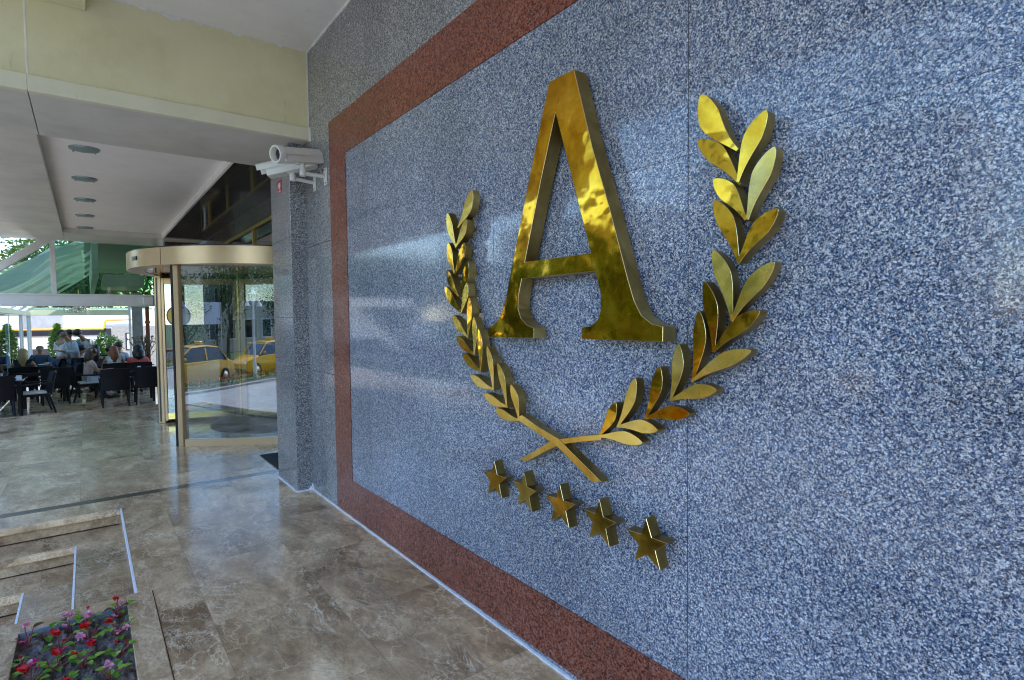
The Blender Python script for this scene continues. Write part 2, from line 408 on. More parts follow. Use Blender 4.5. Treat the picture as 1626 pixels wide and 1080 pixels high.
# ================================================================== THE SETTING
def poly_sheet(name, pts, z, mat):
    mb = MB(); mb.add([(x, y, z) for x, y in pts], [tuple(range(len(pts)))])
    return mb.build(name, mat)
def struct(o): o['kind'] = 'structure'; return o

def slab(name, rects, z1, z0, mat):
    mb = MB()
    for x0, x1, y0, y1 in rects: mb.box(x0, x1, y0, y1, z0, z1)
    return struct(mb.build(name, mat))

# ground and street
struct(poly_sheet('ground', [(-400, -300), (200, -300), (200, 500), (-400, 500)], -.62, M['grass']))
struct(poly_sheet('forecourt', [(-10.2, -40), (2, -40), (2, 13.2), (-10.2, 13.2)], -.56, M['paving']))
struct(poly_sheet('road', [(-19, -80), (-11.6, -80), (-11.6, 90), (-19, 90)], -.60, M['asphalt']))
mb = MB(); mb.box(-11.6, -11.45, -60, 60, -.62, -.47); mb.box(-10.35, -10.2, -60, 60, -.62, -.47)
struct(mb.build('kerb', M['kerb'], bevel=.02))
mb = MB(); mb.box(-11.45, -10.35, -60, 60, -.62, -.485); struct(mb.build('flower_bed_soil', M['soil']))
mb = MB(); mb.box(-20.5, -19, -80, 90, -.62, -.47); struct(mb.build('pavement', M['redpave']))

# landing floor with steps cut out of it
def floor_landing():
    mb = MB()
    # L-shaped landing
    mb.box(-1.555, 2.0, -6, 6.17, -.5, 0); mb.box(-4.6, 2.0, 6.17, 6.53, -.5, 0); mb.box(-4.6, 2.0, 6.66, 13.5, -.5, 0)
    return struct(mb.build('floor', M['marble']))
floor_landing()
mb = MB(); mb.box(-4.6, .3, 6.53, 6.66, -.5, -.001); struct(mb.build('floor_band', M['strip']))

# steps : risers facing -y and -x, nosing proud of the riser
st = empty('entrance_steps'); tag(st, 'brown marble corner steps going down beside the flower planter', 'steps')
lev = [(-1.56, 6.17, 0.0), (-1.885, 5.785, -.14), (-2.19, 5.385, -.28), (-2.5, 4.98, -.42)]
for i in range(3):
    x0, y0, z0 = lev[i]; x1, y1, z1 = lev[i+1]
    mb = MB()
    # tread i+1 (L shape): strip behind the next edge
    mb.box(-4.6, x0-.004, y1, y0+.006, z1-.3, z1)
    mb.box(x1, x0-.004, 1.2, y1, z1-.3, z1)
    mb.build('tread', M['marble2'], st)
    nb = MB(); nb.box(-4.6, x0-.008, y0-.034, y0+.02, z0-.050, z0+.002); nb.build('nosing', M['nosing'], st, bevel=.008, seg=2)
    rb = MB(); rb.box(-4.6, x0-.010, y0+.004, y0+.012, z1, z0-.056); rb.box(-4.6, x0-.010, y0+.012, y0+.02, z0-.056, z0-.0505); gb = MB(); gb.box(-4.6, x0-.010, y0+.001, y0+.0038, z0-.084, z0-.052); gb.box(-4.6, x0-.010, y0+.0, y0+.0036, z1-.002, z1+.008); gb.build('shadow_and_joint_lines', M['shadowjoint'], st); rb.build('riser', M['riser'], st)  # upper dark strip paints the nosing's shadow, lower one is the joint
    sb = MB(); sb.box(x0-.008, x0-.002, y1 if i else 4.16, y0-.035, z1, z0-.032); sb.build('side_riser', M['marble2'], st)
    eb = MB(); eb.box(x0-.0085, x0+.0045, 4.16, y0+.004, z0-.032, z0+.0025); eb.build('edge_strip', M['caulk'], st)
mb = MB(); x0, y0, z0 = lev[3]
nb = MB(); nb.box(-4.6, x0-.012, y0-.022, y0, z0-.055, z0+.002); nb.build('nosing', M['nosing'], st, bevel=.006, seg=2)
rb = MB(); rb.box(-4.6, x0-.012, y0-.008, y0, -.56, z0-.056); rb.build('riser', M['marble2'], st)

# ================================================================== GRANITE WALL
wall = empty('granite_wall', (0, 2, 0)); tag(wall, 'long polished granite wall with red granite frame carrying the gilt emblem', 'wall')
def wp(o): o.parent = wall; o.matrix_parent_inverse = Matrix.Translation((0, -2, 0)); return o
YI, YO, ZI0, ZI1, ZO = 4.592, 4.965, .325, 3.078, 3.425
YR0, YR1 = -.86, -1.23
mb = MB(); mb.box(.02, .35, -6, 6.34, -.02, 4.8); wp(mb.build('backing', M['strip']))
# outer slabs above the border and left of it
def slabs(ylist, zlist, gap=.002, x0=0.0, x1=.03, zf=1.0):
    mb = MB()
    for a, b in zip(ylist[:-1], ylist[1:]):
        for c, d in zip(zlist[:-1], zlist[1:]):
            mb.box(x0, x1, a+gap, b-gap, c+gap*zf, d-gap*zf)
    return mb
mb = slabs([YR1, .2, 1.43, 2.66, 3.89, YO], [ZO, 4.8]); mb2 = slabs([YO, 5.655], [0, 1.2, 2.4, 3.6, 4.8]); mb.add(mb2.v, mb2.f)
mb2 = slabs([-6, -4.5, -3, YR1], [0, 1.2, 2.4, 3.6, 4.8]); mb.add(mb2.v, mb2.f)
wp(mb.build('outer_slabs', M['grey'], bevel=.001))
# inner field of blue granite in large slabs
mb = MB(); ys = [YR0, .03, 1.257, 2.484, 3.714, YI]
for i, (a, b) in enumerate(zip(ys[:-1], ys[1:])):
    zs = [ZI0, 2.28, ZI1] if i < 3 else [ZI0, 1.84, ZI1]
    q = slabs([a, b], zs, .0017 if i < 3 else .0010, .004, .03, .35); mb.add(q.v, q.f)
wp(mb.build('blue_slabs', M['blue'], bevel=.0006))
mb = MB()
for y in ys[1:-1]: mb.box(.0052, .025, y-.004, y+.004, ZI0, ZI1)
mb.box(.0054, .025, YR0, 2.484, 2.276, 2.284); mb.box(.0054, .025, 2.484, YI, 1.837, 1.843)
wp(mb.build('joint_filler', plain('dark_joint_filler', (.02, .022, .03), .8), None))
# red border, four mitred bands each split in lengths
def band(p, name='red_border'):
    pass
mb = MB()
def bandpoly(pts, x=-.001):
    n = len(pts); vs = [(x, y, z) for y, z in pts] + [(.03, y, z) for y, z in pts]
    mb.add(vs, [tuple(range(n))] + [tuple(range(n, 2*n))[::-1]] + [(i, (i+1) % n, n+(i+1) % n, n+i) for i in range(n)])
g = .0012
cut = [YI, 3.36, 2.13, .9, YR0]
for a, b in zip(cut[:-1], cut[1:]):
    aa = YO if a == YI else a-g; bb = YR1 if b == YR0 else b+g
    zb = lambda y: max(0.0, min(.045, (4.2-y)*.014))
    bandpoly([(a-g if a != YI else a, ZI0), (aa, zb(aa)), (bb, zb(bb)), (b+g if b != YR0 else b, ZI0)])
    bandpoly([(a-g if a != YI else a, ZI1), (aa, ZO), (bb, ZO), (b+g if b != YR0 else b, ZI1)])
for a, b in ((ZI0, 1.7), (1.7, ZI1)):
    za = 0.0 if a == ZI0 else a+g; zb_ = ZO if b == ZI1 else b-g
    bandpoly([(YI, a if a == ZI0 else a+g), (YO, za+(.004 if a == ZI0 else 0)), (YO, zb_-(.002 if b == ZI1 else 0)), (YI, b if b == ZI1 else b-g)])
    bandpoly([(YR0, a if a == ZI0 else a+g), (YR1, za), (YR1, zb_), (YR0, b if b == ZI1 else b-g)])
wp(mb.build('red_border', M['red']))
mb = MB(); mb.box(.001, .029, YR1, YO, -.01, .06); wp(mb.build('skirting_strip', M['blue']))
# sealant bead at the foot of the wall
mb = MB(); pts = []
yy = -6.0
while yy < 5.64:
    w = .010+.004*random.random(); mb.box(-w, .012, yy, yy+.1, -.002, .008+.005*random.random()); yy += .1
wp(mb.build('sealant_bead', M['caulk']))

# pier
pier = empty('granite_pier', (0, 6, 0)); tag(pier, 'grey granite pier beyond the red frame beside the revolving door', 'pier')
mb = MB()
for a, b in ((0, 1.25), (1.25, 1.72), (1.72, 2.5), (2.5, 3.42)):
    mb.box(-.15, .3, -.345, .34, a+.0012, b-.0012)
mb.build('slabs', M['grey'], pier, bevel=.003)
mb = MB(); mb.box(-.145, .3, -.34, .335, 0, 3.42); mb.build('core', M['strip'], pier)
mb = MB()
for k in range(8):
    mb.box(-.162-.004*random.random(), -.14, -.35+k*.0865, -.35+(k+1)*.0865, -.002, .007+.004*random.random())
for k in range(4): mb.box(-.155+k*.039, -.155+(k+1)*.039, -.362-.006*random.random(), -.34, -.002, .009+.006*random.random())
mb.box(-.03, .0, -.38, -.35, -.002, .035); mb.box(-.012, 0, -.36, -.348, 0, .06)
mb.build('sealant_bead', M['caulk'], pier)

# red sticker with a camera symbol
sg = empty('camera_warning_sign', (-.15, 5.99, 3.04)); tag(sg, 'small red sticker with white camera symbol high on granite pier', 'sign')
mb = MB(); mb.box(-.0035, -.0005, -.07, .07, -.06, .065); mb.build('panel', M['signred'], sg, bevel=.0008)
mb = MB(); mb.box(-.0055, -.0037, -.032, .018, -.012, .038); mb.add([(-.0055, .02, .004), (-.0055, .04, -.01), (-.0055, .04, .036), (-.0055, .02, .022)], [(0, 1, 2, 3)])
mb.box(-.0055, -.0037, -.012, .0, -.024, -.012); mb.box(-.0055, -.0037, -.028, .014, -.03, -.0245)
mb.build('camera_symbol', M['signwhite'], sg)
mb = MB()
for k in range(7): mb.box(-.0055, -.0037, -.05+k*.0145, -.041+k*.0145, -.051, -.042)
mb.build('caption', M['signwhite'], sg)

# ================================================================== CANOPY
can = empty('entrance_canopy', (-2.5, 5.5, 3.4)); tag(can, 'entrance canopy with cream beam, grey panel soffit and white ceiling', 'canopy')
def cp(o): o.parent = can; o.matrix_parent_inverse = Matrix.Translation((2.5, -5.5, -3.4)); return o
CX = -4.0
mb = MB(); mb.box(CX, -.0, -3.2, 5.6, 4.23, 4.5); cp(mb.build('ceiling', M['ceil']))
mb = MB(); mb.box(CX, -.002, 5.492, 5.9, 3.50, 4.5); cp(mb.build('beam', M['cream']))
mb = MB()
for a, b in ((CX, -2.0415), (-2.0410, -.003)): mb.box(a, b, 5.455, 5.52, 3.392, 3.512)
cp(mb.build('beam_trim', M['creamtrim'], bevel=.004))
mb = MB(); mb.box(-2.046, -2.037, 5.4895, 5.495, 3.512, 4.23); cp(mb.build('beam_joint', M['chip']))
mb = MB(); mb.box(-.011, -.002, 5.487, 5.4925, 3.512, 4.23); mb.box(-.02, -.0, 5.453, 5.47, 3.385, 3.515); cp(mb.build('corner_bead', M['chip']))
# hanging stub of a cross beam
mb = MB(); mb.box(-2.05, -1.68, 2.2, 5.488, 4.085, 4.25); cp(mb.build('cross_beam', M['cream'], bevel=.004))
# chipped plaster along the beam / ceiling joint and along the wall joint
mb = MB()
CN = [0]
def chip(cx, cz, w, h):
    n = 11; pts = []; CN[0] += 1; yc = 5.4912-.00012*CN[0]
    for k in range(n):
        a = 2*PI*k/n; r = .6+.5*random.random(); pts.append((cx+math.cos(a)*w*r, yc, min(4.229, cz+math.sin(a)*h*r)))
    mb.add(pts, [tuple(range(n))])
for k in range(46):
    x = -2.0 + k*.043; s = abs(math.sin(k*1.7))*.5+.3
    chip(x, 4.228, .03*s+.012, .014*s)
for x, s in ((-1.12, 1.6), (-1.07, 1.1), (-.62, 1.0), (-1.45, .8), (-.25, .8), (-.9, .7), (-1.3, 1.0)): chip(x, 4.222, .04*s, .022*s)
cp(mb.build('plaster_chips', M['chip']))
mb = MB(); yy = -4.4
while yy < 5.45:
    s = .008+.012*random.random(); mb.box(-.003-.5*s, 0, yy, yy+.12, 4.23-s, 4.2295); yy += .12
cp(mb.build('wall_seal', M['chip']))
# lower soffit with the recess  (recess x -2.06..-.45, y 6.72..13.75)
RX0, RX1, RY0, RY1 = -2.06, -.45, 6.72, 13.75
mb = MB()
def pan(x0, x1, y0, y1, mat=0): mb.box(x0+.003, x1-.003, y0+.003, y1-.003, 3.40, 3.44, mat)
pan(-2.043, -.0, 5.52, RY0); pan(RX1-.0, RX1+.004+.02, RY0, RY1) if False else None
yl = [5.52, RY0, 7.95, 9.35, 10.9, 12.4, RY1, 15.15]
for a, b in zip(yl[:-1], yl[1:]): pan(CX, -3.6, a, b); pan(-3.6, RX0 if a > 6 else -2.043, a, b)
pan(RX0, .3, RY1, 15.15)
cp(mb.build('soffit_panels', M['soffit'], bevel=.002))
mb = MB(); mb.box(CX, .3, 5.9, 15.15, 3.62, 3.9); mb.box(CX, RX0-.01, 5.525, 15.14, 3.442, 3.62); mb.box(RX0, .3, 5.525, RY0-.01, 3.442, 3.62); mb.box(RX0, .3, RY1+.01, 15.14, 3.442, 3.62); mb.box(RX1+.03, .34, RY0, RY1, 3.46, 3.62)
cp(mb.build('soffit_core', M['soffit']))
mb = MB(); mb.box(RX0, RX1+.02, RY0-.01, RY1+.01, 3.50, 3.53); cp(mb.build('recess_ceiling', M['recess']))
mb = MB(); mb.box(RX0-.009, RX0, RY0-.009, RY1+.009, 3.402, 3.50); mb.box(RX0, RX1, RY1, RY1+.009, 3.402, 3.50); mb.box(RX0, RX1, RY0-.009, RY0, 3.402, 3.5); cp(mb.build('recess_edge', M['soffit']))
mb = MB()
yy = RY0
while yy < RY1: mb.box(RX1-.004*random.random(), RX1+.028, yy, min(RY1, yy+.35), 3.404, 3.4995); yy += .352
cp(mb.build('cove_trim', M['recess']))
mb = MB()
yl = [RY0, 8.3, 9.9, 11.5, 13.1, RY1]
for a, b in zip(yl[:-1], yl[1:]): mb.box(RX1+.03, .345, a+.002, b-.002, 3.42, 3.455)
mb.box(-.155, .345, 6.335, RY0, 3.415, 3.455)
cp(mb.build('polished_soffit', M['darkgr']))
# downlights
dl = None
names = ['nearest', 'second', 'middle', 'fourth', 'farthest']
for k in range(5):
    if dl is None:
        dl = empty('downlight', (-1.715, 7.40, 3.5)); mb = MB()
        mb.lathe((0, 0, 0), [(0, -.022), (.10, -.022), (.128, -.016), (.132, -.008), (.132, 0)], 28); mb.build('cover_plate', M['plate'], dl)
        for j in range(3):
            mb = MB(); a = 2*PI*j/3+.5; mb.lathe((.108*math.cos(a), .108*math.sin(a), -.034), [(0, 0), (.007, 0), (.008, .006), (.008, .016)], 8)
            mb.build('screw', M['chrome'], dl)
        o = dl
    else: o = copy_tree(dl)
    o.location = (-1.715, 7.40+1.53*k, 3.5)
    tag(o, 'round flat downlight in the white ceiling recess, %s from the beam' % (names[k] if k not in (0, 4) else names[k]+' one'), 'downlight', 'downlights along the ceiling recess')

# ================================================================== HOTEL FACADE behind the door
fac = empty('hotel_facade', (.35, 10, 0)); tag(fac, 'hotel front with brown granite lintel and gold framed dark green windows', 'building')
def fp(o): o.parent = fac; o.matrix_parent_inverse = Matrix.Translation((-.35, -10, 0)); return o
mb = MB()
yl = [6.34, 8.6, 10.9, 13.2, 15.1]
for a, b in zip(yl[:-1], yl[1:]): mb.box(.35, .6, a+.0015, b-.0015, 3.175, 3.455)
fp(mb.build('lintel', M['brown'], bevel=.002))
WIN = [6.4, 7.6, 9.53, 11.46, 13.4, 14.15]
for a, b in zip(WIN[:-1], WIN[1:]):
    f = MB(); f.box(.37, .44, a, b, 3.115, 3.174); f.box(.37, .44, a, a+.055, 2.66, 3.114); f.box(.37, .44, a+.056, b, 2.60, 2.659)
    fo = fp(f.build('window', M['yframe'], bevel=.003))
    p = MB(); p.box(.40, .408, a+.056, b, 2.66, 3.114); po = p.build('pane', M['winglass']); po.parent = fo
# ground floor glazing either side of the drum, closed by dark stone
mb = MB(); mb.box(.36, .6, 6.34, 7.9, 0, 2.6); fp(mb.build('ground_floor_wall', M['brown']))
mb = MB(); mb.box(.36, .6, 11.8, 14.15, 0, 2.6); fp(mb.build('ground_floor_wall', M['brown']))
mb = MB(); mb.box(-.36, .345, 14.16, 14.5, 0, 3.398); fp(mb.build('end_wall', M['darkgr'], bevel=.003))
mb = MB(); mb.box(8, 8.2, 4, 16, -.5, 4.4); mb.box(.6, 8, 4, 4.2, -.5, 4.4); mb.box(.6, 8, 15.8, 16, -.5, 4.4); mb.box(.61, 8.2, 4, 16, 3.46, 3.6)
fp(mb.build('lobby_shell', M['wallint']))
mb = MB(); mb.box(2.0, 8, 4.2, 15.8, -.1, -.002); fp(mb.build('lobby_floor', M['marblein']))
mb = MB(); mb.box(.0, 14, -6, 14.5, 4.51, 9); fp(mb.build('upper_storeys', M['plaster']))

# dark mat
mb = MB(); mb.box(-.08, .32, 6.68, 7.47, .001, .012); mt = mb.build('door_mat', M['mat'], bevel=.003); tag(mt, 'dark teal mat on the marble floor behind the granite pier', 'mat')

# ================================================================== REVOLVING DOOR
DC = Vector((.75, 9.85, 0)); DR = 1.876
rd = empty('revolving_door', DC); tag(rd, 'large round revolving door with champagne metal canopy ring and curved glass', 'revolving door')
def arc_wall(mb, r0, r1, a0, a1, z0, z1, n=40):
    vs = []; 
    for k in range(n+1):
        a = math.radians(a0+(a1-a0)*k/n); c, s = math.cos(a), math.sin(a)
        vs += [(r0*c, r0*s, z0), (r1*c, r1*s, z0), (r1*c, r1*s, z1), (r0*c, r0*s, z1)]
    fs = []
    for k in range(n):
        b = 4*k
        for j in range(4): fs.append((b+j, b+(j+1) % 4, b+4+(j+1) % 4, b+4+j))
    if abs(a1-a0) < 359: fs += [(0, 1, 2, 3), (4*n+3, 4*n+2, 4*n+1, 4*n)]
    mb.add(vs, fs, 0, True)
def arc_sheet(mb, r, a0, a1, z0, z1, n=64):
    vs = []
    for k in range(n+1):
        a = math.radians(a0+(a1-a0)*k/n); vs += [(r*math.cos(a), r*math.sin(a), z0), (r*math.cos(a), r*math.sin(a), z1)]
    mb.add(vs, [(2*k, 2*k+2, 2*k+3, 2*k+1) for k in range(n)], 0, True)
ring = MB()
for a0, a1 in ((97, 212.6), (213.0, 263)): arc_wall(ring, 1.80, 2.02, a0, a1, 2.44, 2.672, 60)
ro = ring.build('canopy_ring', M['goldal'], rd)
mb = MB(); arc_wall(mb, .02, 1.80, 90, 270, 2.445, 2.50, 50); mb.build('canopy_underside', M['darkgr'], rd)
mb = MB(); arc_wall(mb, .02, 2.0, 90, 270, 2.673, 2.69, 50); mb.build('canopy_top', M['black'], rd)
mb = MB(); mb.bar((2.026*math.cos(math.radians(193.5)), 2.026*math.sin(math.radians(193.5)), 2.56), (2.026*math.cos(math.radians(197.5)), 2.026*math.sin(math.radians(197.5)), 2.56), .02, .05); mb.build('sensor', M['black'], rd, bevel=.004)
PA, PB = 216, 145
def bow(a0, a1, sag, n=24, r=DR):
    p, q = Vector((r*math.cos(math.radians(a0)), r*math.sin(math.radians(a0)))), Vector((r*math.cos(math.radians(a1)), r*math.sin(math.radians(a1))))
    d = q-p; nn = Vector((d.y, -d.x)).normalized()
    if nn.dot((p+q)/2) < 0: nn = -nn
    return [p.lerp(q, k/n)+nn*(sag*math.sin(PI*k/n)) for k in range(n+1)]
def bow_strip(mb, pts, z0, z1, t=0):
    n = len(pts)
    if not t: mb.add([(p.x, p.y, z) for p in pts for z in (z0, z1)], [(2*k, 2*k+2, 2*k+3, 2*k+1) for k in range(n-1)], 0, True)
    else:
        vs = []
        for p in pts:
            u = p.normalized(); a = p-u*t; b = p+u*t; vs += [(a.x, a.y, z0), (b.x, b.y, z0), (b.x, b.y, z1), (a.x, a.y, z1)]
        mb.add(vs, [(4*k+j, 4*k+(j+1) % 4, 4*k+4+(j+1) % 4, 4*k+4+j) for k in range(n-1) for j in range(4)] + [(0, 1, 2, 3), (4*n-1, 4*n-2, 4*n-3, 4*n-4)], 0, True)
for a0, a1 in ((PA+2.2, 257), (257.4, 294)):
    mb = MB(); bow_strip(mb, bow(a0, a1, .012), .1, 2.44); mb.build('curved_glass', M['drumglass'], rd)
    mb = MB(); bow_strip(mb, bow(a0, a1, .012), 0, .0995, .03); mb.build('base_rail', M['goldal'], rd)
mb = MB(); arc_sheet(mb, DR, 36, PB-2, .1, 2.44); mb.build('curved_glass', M['drumglass'], rd)
mb = MB(); arc_wall(mb, DR-.03, DR+.03, 36, PB-2, .0, .10, 40); mb.build('base_rail', M['goldal'], rd)
for a in (PA, PB):
    Mr = Matrix.Rotation(math.radians(a), 4, 'Z')
    mb = MB(); mb.box(DR-.06, DR+.05, -.022, .06 if a == PA else .05, 0, 2.44, 0, Mr); p = mb.build('post', M['goldal'], rd, bevel=.006)
    mb = MB(); mb.box(DR-.05, DR+.054, -.055, -.0225, 0.0, 2.44, 0, Mr); mb.build('seal', M['black'], p)
# door leaf seen through the opening, and the central shaft
def leaf(a, b, stick=False):
    a = Vector(a)-DC; b = Vector(b)-DC; d = (b-a); L = d.length; ang = math.atan2(d.y, d.x)
    Mr = Matrix.Translation(a) @ Matrix.Rotation(ang, 4, 'Z'); t = .03
    mb = MB(); mb.box(0, .085, -t, t, .04, 2.40, 0, Mr); mb.box(L-.085, L, -t, t, .04, 2.40, 0, Mr); mb.box(.086, L-.086, -t, t, 2.30, 2.40, 0, Mr)
    w = mb.build('wing', M['goldal'], rd, bevel=.004)
    mb = MB(); mb.box(.086, L-.086, -t, t, .06, .17, 0, Mr); mb.build('bottom_rail', M['goldrail'], w, bevel=.004)
    mb = MB(); mb.box(.086, L-.086, -.005, .005, .17, 2.30, 0, Mr); mb.build('pane', M['glass'], w)
    mb = MB(); mb.box(-.03, -.001, -.02, .02, .03, 2.41, 0, Mr); mb.build('brush_seal', M['black'], w)
    if stick:
        mb = MB(); mb.lathe(Mr @ Vector((.285, -.010, 1.78)), [(0, 0), (.178, 0), (.178, .002)], 28, 0, Mr.to_3x3() @ Vector((0, -1, 0)), False); s = mb.build('warning_sticker', M['black'], w)
        mb = MB(); mb.lathe(Mr @ Vector((.285, -.0135, 1.78)), [(0, 0), (.16, 0), (.16, .001)], 28, 0, Mr.to_3x3() @ Vector((0, -1, 0)), False)
        mb.build('sticker_face', M['stickery'], w)
        mb = MB(); 
        for zz, xx in ((1.83, .25), (1.75, .25)): mb.lathe(Mr @ Vector((xx, -.016, zz)), [(0, 0), (.022, 0), (.022, .001)], 14, 0, Mr.to_3x3() @ Vector((0, -1, 0)), False)
        mb.build('sticker_mark', M['black'], w)
leaf((-.80, 10.90, 0), (.33, 10.55, 0), True)
leaf((.36, 10.54, 0), (1.75, 11.3, 0)); leaf((.36, 10.5, 0), (1.5, 9.4, 0))
mb = MB(); mb.tube([(-.41, .68, 0), (-.41, .68, 2.44)], .045, 16); mb.build('shaft', M['goldrail'], rd)
mb = MB(); arc_wall(mb, .0, 1.0, 0, 360, .001, .008, 48); mb.build('drum_floor', M['mat'], rd)

# ================================================================== EMBLEM : LETTER A
AX, AB = -.088, -.014
A_OUT = [(1.913,2.737),(1.755,2.736),(1.650,2.388),(1.553,2.117),(1.462,1.838),(1.432,1.757),(1.397,1.700),(1.348,1.669),(1.297,1.659),(1.298,1.604),(1.718,1.604),(1.716,1.653),(1.663,1.659),(1.624,1.685),(1.605,1.729),(1.608,1.796),(1.637,1.884),(2.124,1.882),(2.150,1.805),(2.156,1.739),(2.133,1.693),(2.091,1.662),(2.036,1.648),(2.037,1.600),(2.413,1.597),(2.412,1.645),(2.350,1.665),(2.294,1.714),(2.252,1.795),(2.194,1.967),(2.049,2.372)]
A_HOLE = [(1.873,2.593),(1.660,1.959),(2.100,1.960),(1.972,2.330)]
la = empty('letter_emblem', (0, 1.87, 2.1)); tag(la, 'big polished brass capital letter A mounted on the blue granite', 'letter')
lo = prism_x('letter_body', [(y-1.87, z-2.1) for y, z in A_OUT], [[(y-1.87, z-2.1) for y, z in A_HOLE]], AX, AB, [M['brass'], M['brassside'], M['brassedge']], la)
for y, z in ((1.83, 2.66), (2.33, 1.63), (1.42, 1.63), (2.05, 2.2), (1.64, 2.2)):
    mb = MB(); mb.tube([(AB-.02, y-1.87, z-2.1), (.006, y-1.87, z-2.1)], .012, 10); mb.build('fixing_pin', M['brassside'], la)

# ---- laurel branches
LX, LB = -.072, -.028
def leaf_outline(b, t, w=.036, bend=.0, n=26):
    b, t = Vector(b), Vector(t); d = t-b; L = d.length; d.normalize(); nrm = Vector((-d.y, d.x))
    def side(s):
        out = []
        for k in range(1, n):
            u = .5-.5*math.cos(PI*(.12+.88*k/n)); u = (u-.0351)/(1-.0351)
            hw = w*1.02*(math.sin(PI*max(0.0, u)**1.28))**.62*min(1.0, (.30+1.1*u)) + .005*(1-u)**3
            c = b + d*(L*u) + nrm*(bend*L*math.sin(PI*u))
            out.append(c + nrm*(s*hw))
        return out
    l = side(1); r = side(-1)
    pts = [b + nrm*.005] + l + [t] + r[::-1] + [b - nrm*.005]
    return [(p.x, p.y) for p in pts]
RB = [((1.019,2.228),(1.154,2.444),None),((1.013,2.121),(1.162,2.295),(.923,2.324)),((.982,2.0),(1.102,2.151),(.896,2.208)),((1.010,1.866),(1.103,2.081),(.883,2.018)),
 ((1.036,1.679),(1.107,1.916),(.897,1.86)),((1.1,1.575),(1.132,1.814),(.936,1.71)),((1.185,1.468),(1.157,1.714),(.972,1.584)),((1.273,1.39),(1.239,1.597),(1.089,1.446)),
 ((1.389,1.31),(1.326,1.51),(1.202,1.35)),((1.534,1.254),(1.436,1.459),(1.326,1.272)),((1.630,1.203),(1.539,1.352),(1.411,1.212))]
LBR = [((2.716,2.202),(2.576,2.387),None),((2.744,2.095),(2.828,2.305),(2.618,2.236)),((2.764,1.949),(2.83,2.133),(2.657,2.114)),((2.714,1.819),(2.854,1.977),(2.621,2.011)),
 ((2.701,1.724),(2.878,1.88),(2.633,1.892)),((2.635,1.586),(2.793,1.712),(2.605,1.811)),((2.573,1.496),(2.752,1.595),(2.567,1.703)),((2.501,1.409),(2.689,1.499),(2.526,1.635)),
 ((2.396,1.325),(2.61,1.385),(2.437,1.549)),((2.275,1.247),(2.484,1.293),(2.347,1.465)),((2.184,1.193),(2.378,1.223),(2.236,1.366))]
def branch(name, data, stem, label, sgn):
    o = empty(name, (0, stem[0][0], stem[0][1])); oy, oz = stem[0]; tag(o, label, 'laurel branch')
    rnd = random.Random(3 if sgn > 0 else 5)
    for i_, (b, l, r) in enumerate(data):
        for j, t in enumerate((l, r)):
            if t is None: continue
            w = max(.0255, .033-.0012*i_)
            if r is None: w = .039
            bend = (.05 if j == 0 else -.05)*sgn
            if r is None: bend = -.08*sgn
            x = LX - (.0015 if j else 0) - .002*rnd.random()
            pts = [(y-oy, z-oz) for y, z in leaf_outline(b, t, w, bend)]
            fm = M['brass'] if rnd.random() < .55 else M['brassdull']
            lf = prism_x('leaf', pts, [], x, LB, [fm, M['brassside'], M['brassedge']], o, .0012)
            # slight tilt of every leaf so that each mirrors another part of the street
            c = Vector((0, sum(p[0] for p in pts)/len(pts), sum(p[1] for p in pts)/len(pts)))
            Rm = Matrix.Translation(c) @ Euler((0, rnd.uniform(-.035, .035), rnd.uniform(-.05, .05))).to_matrix().to_4x4() @ Matrix.Translation(-c)
            lf.data.transform(Rm)
            pb = MB(); q = Vector(b).lerp(Vector(t), .68); pb.tube([(LB-.02, q.x-oy, q.y-oz), (.006, q.x-oy, q.y-oz)], .009, 8); pb.build('standoff_pin', M['brassside'], lf)
    prism_x('stem', [(y-oy, z-oz) for y, z in stem], [], LX-(.004 if sgn < 0 else .0), LB, [M['brassdull'], M['brassside'], M['brassedge']], o, .0012)
    return o
stemL = [(2.190,1.200),(2.150,1.222),(2.02,1.180),(1.885,1.150),(1.75,1.080),(1.616,1.012),(1.677,1.000),(1.80,1.066),(1.905,1.118),(2.03,1.150),(2.175,1.190)]
stemR = [(1.625,1.186),(1.622,1.211),(1.75,1.182),(1.885,1.146),(1.95,1.124),(2.070,1.055),(2.192,.992),(2.115,1.000),(2.0,1.062),(1.909,1.108),(1.83,1.136),(1.72,1.164)]
branch('laurel_branch', LBR, stemL, 'brass laurel branch curving up left of the letter beside the red frame', -1)
branch('laurel_branch', RB, stemR, 'brass laurel branch curving up right of the letter, larger in view', 1)

# ---- stars
STAR_L = ['leftmost brass star below laurel, smallest in view', 'second brass star from the left under the crossed stems', 'middle brass star of five in a row on granite', 'fourth brass star from left, below the stem tip', 'rightmost brass star of the row, closest and largest in view']
for k, (cy, cz) in enumerate([(2.384,.847),(2.125,.850),(1.873,.842),(1.624,.840),(1.381,.831)]):
    pts = []
    tilt = [-.03, .05, -.04, .02, -.02][k]
    for j in range(10):
        a = PI/2 + PI*j/5 + tilt*.6; rr = .101 if j % 2 == 0 else .0405
        pts.append((math.cos(a)*rr, math.sin(a)*rr))
    s = prism_x('star', pts, [], -.082, -.026, [M['bronze'], M['bronzeside'], M['brassedge']], None, .0012)
    # faceted face : raise the centre a little
    s.location = (0, cy, cz); s.rotation_euler = (0, [.02, -.03, .03, .0, -.02][k], [.05, -.04, .03, -.03, .04][k])
    pb = MB(); pb.tube([(-.04, 0, 0), (.01, 0, 0)], .012, 8); pb.build('standoff_pin', M['brassside'], s)
    tag(s, STAR_L[k], 'star', 'row of five brass stars')

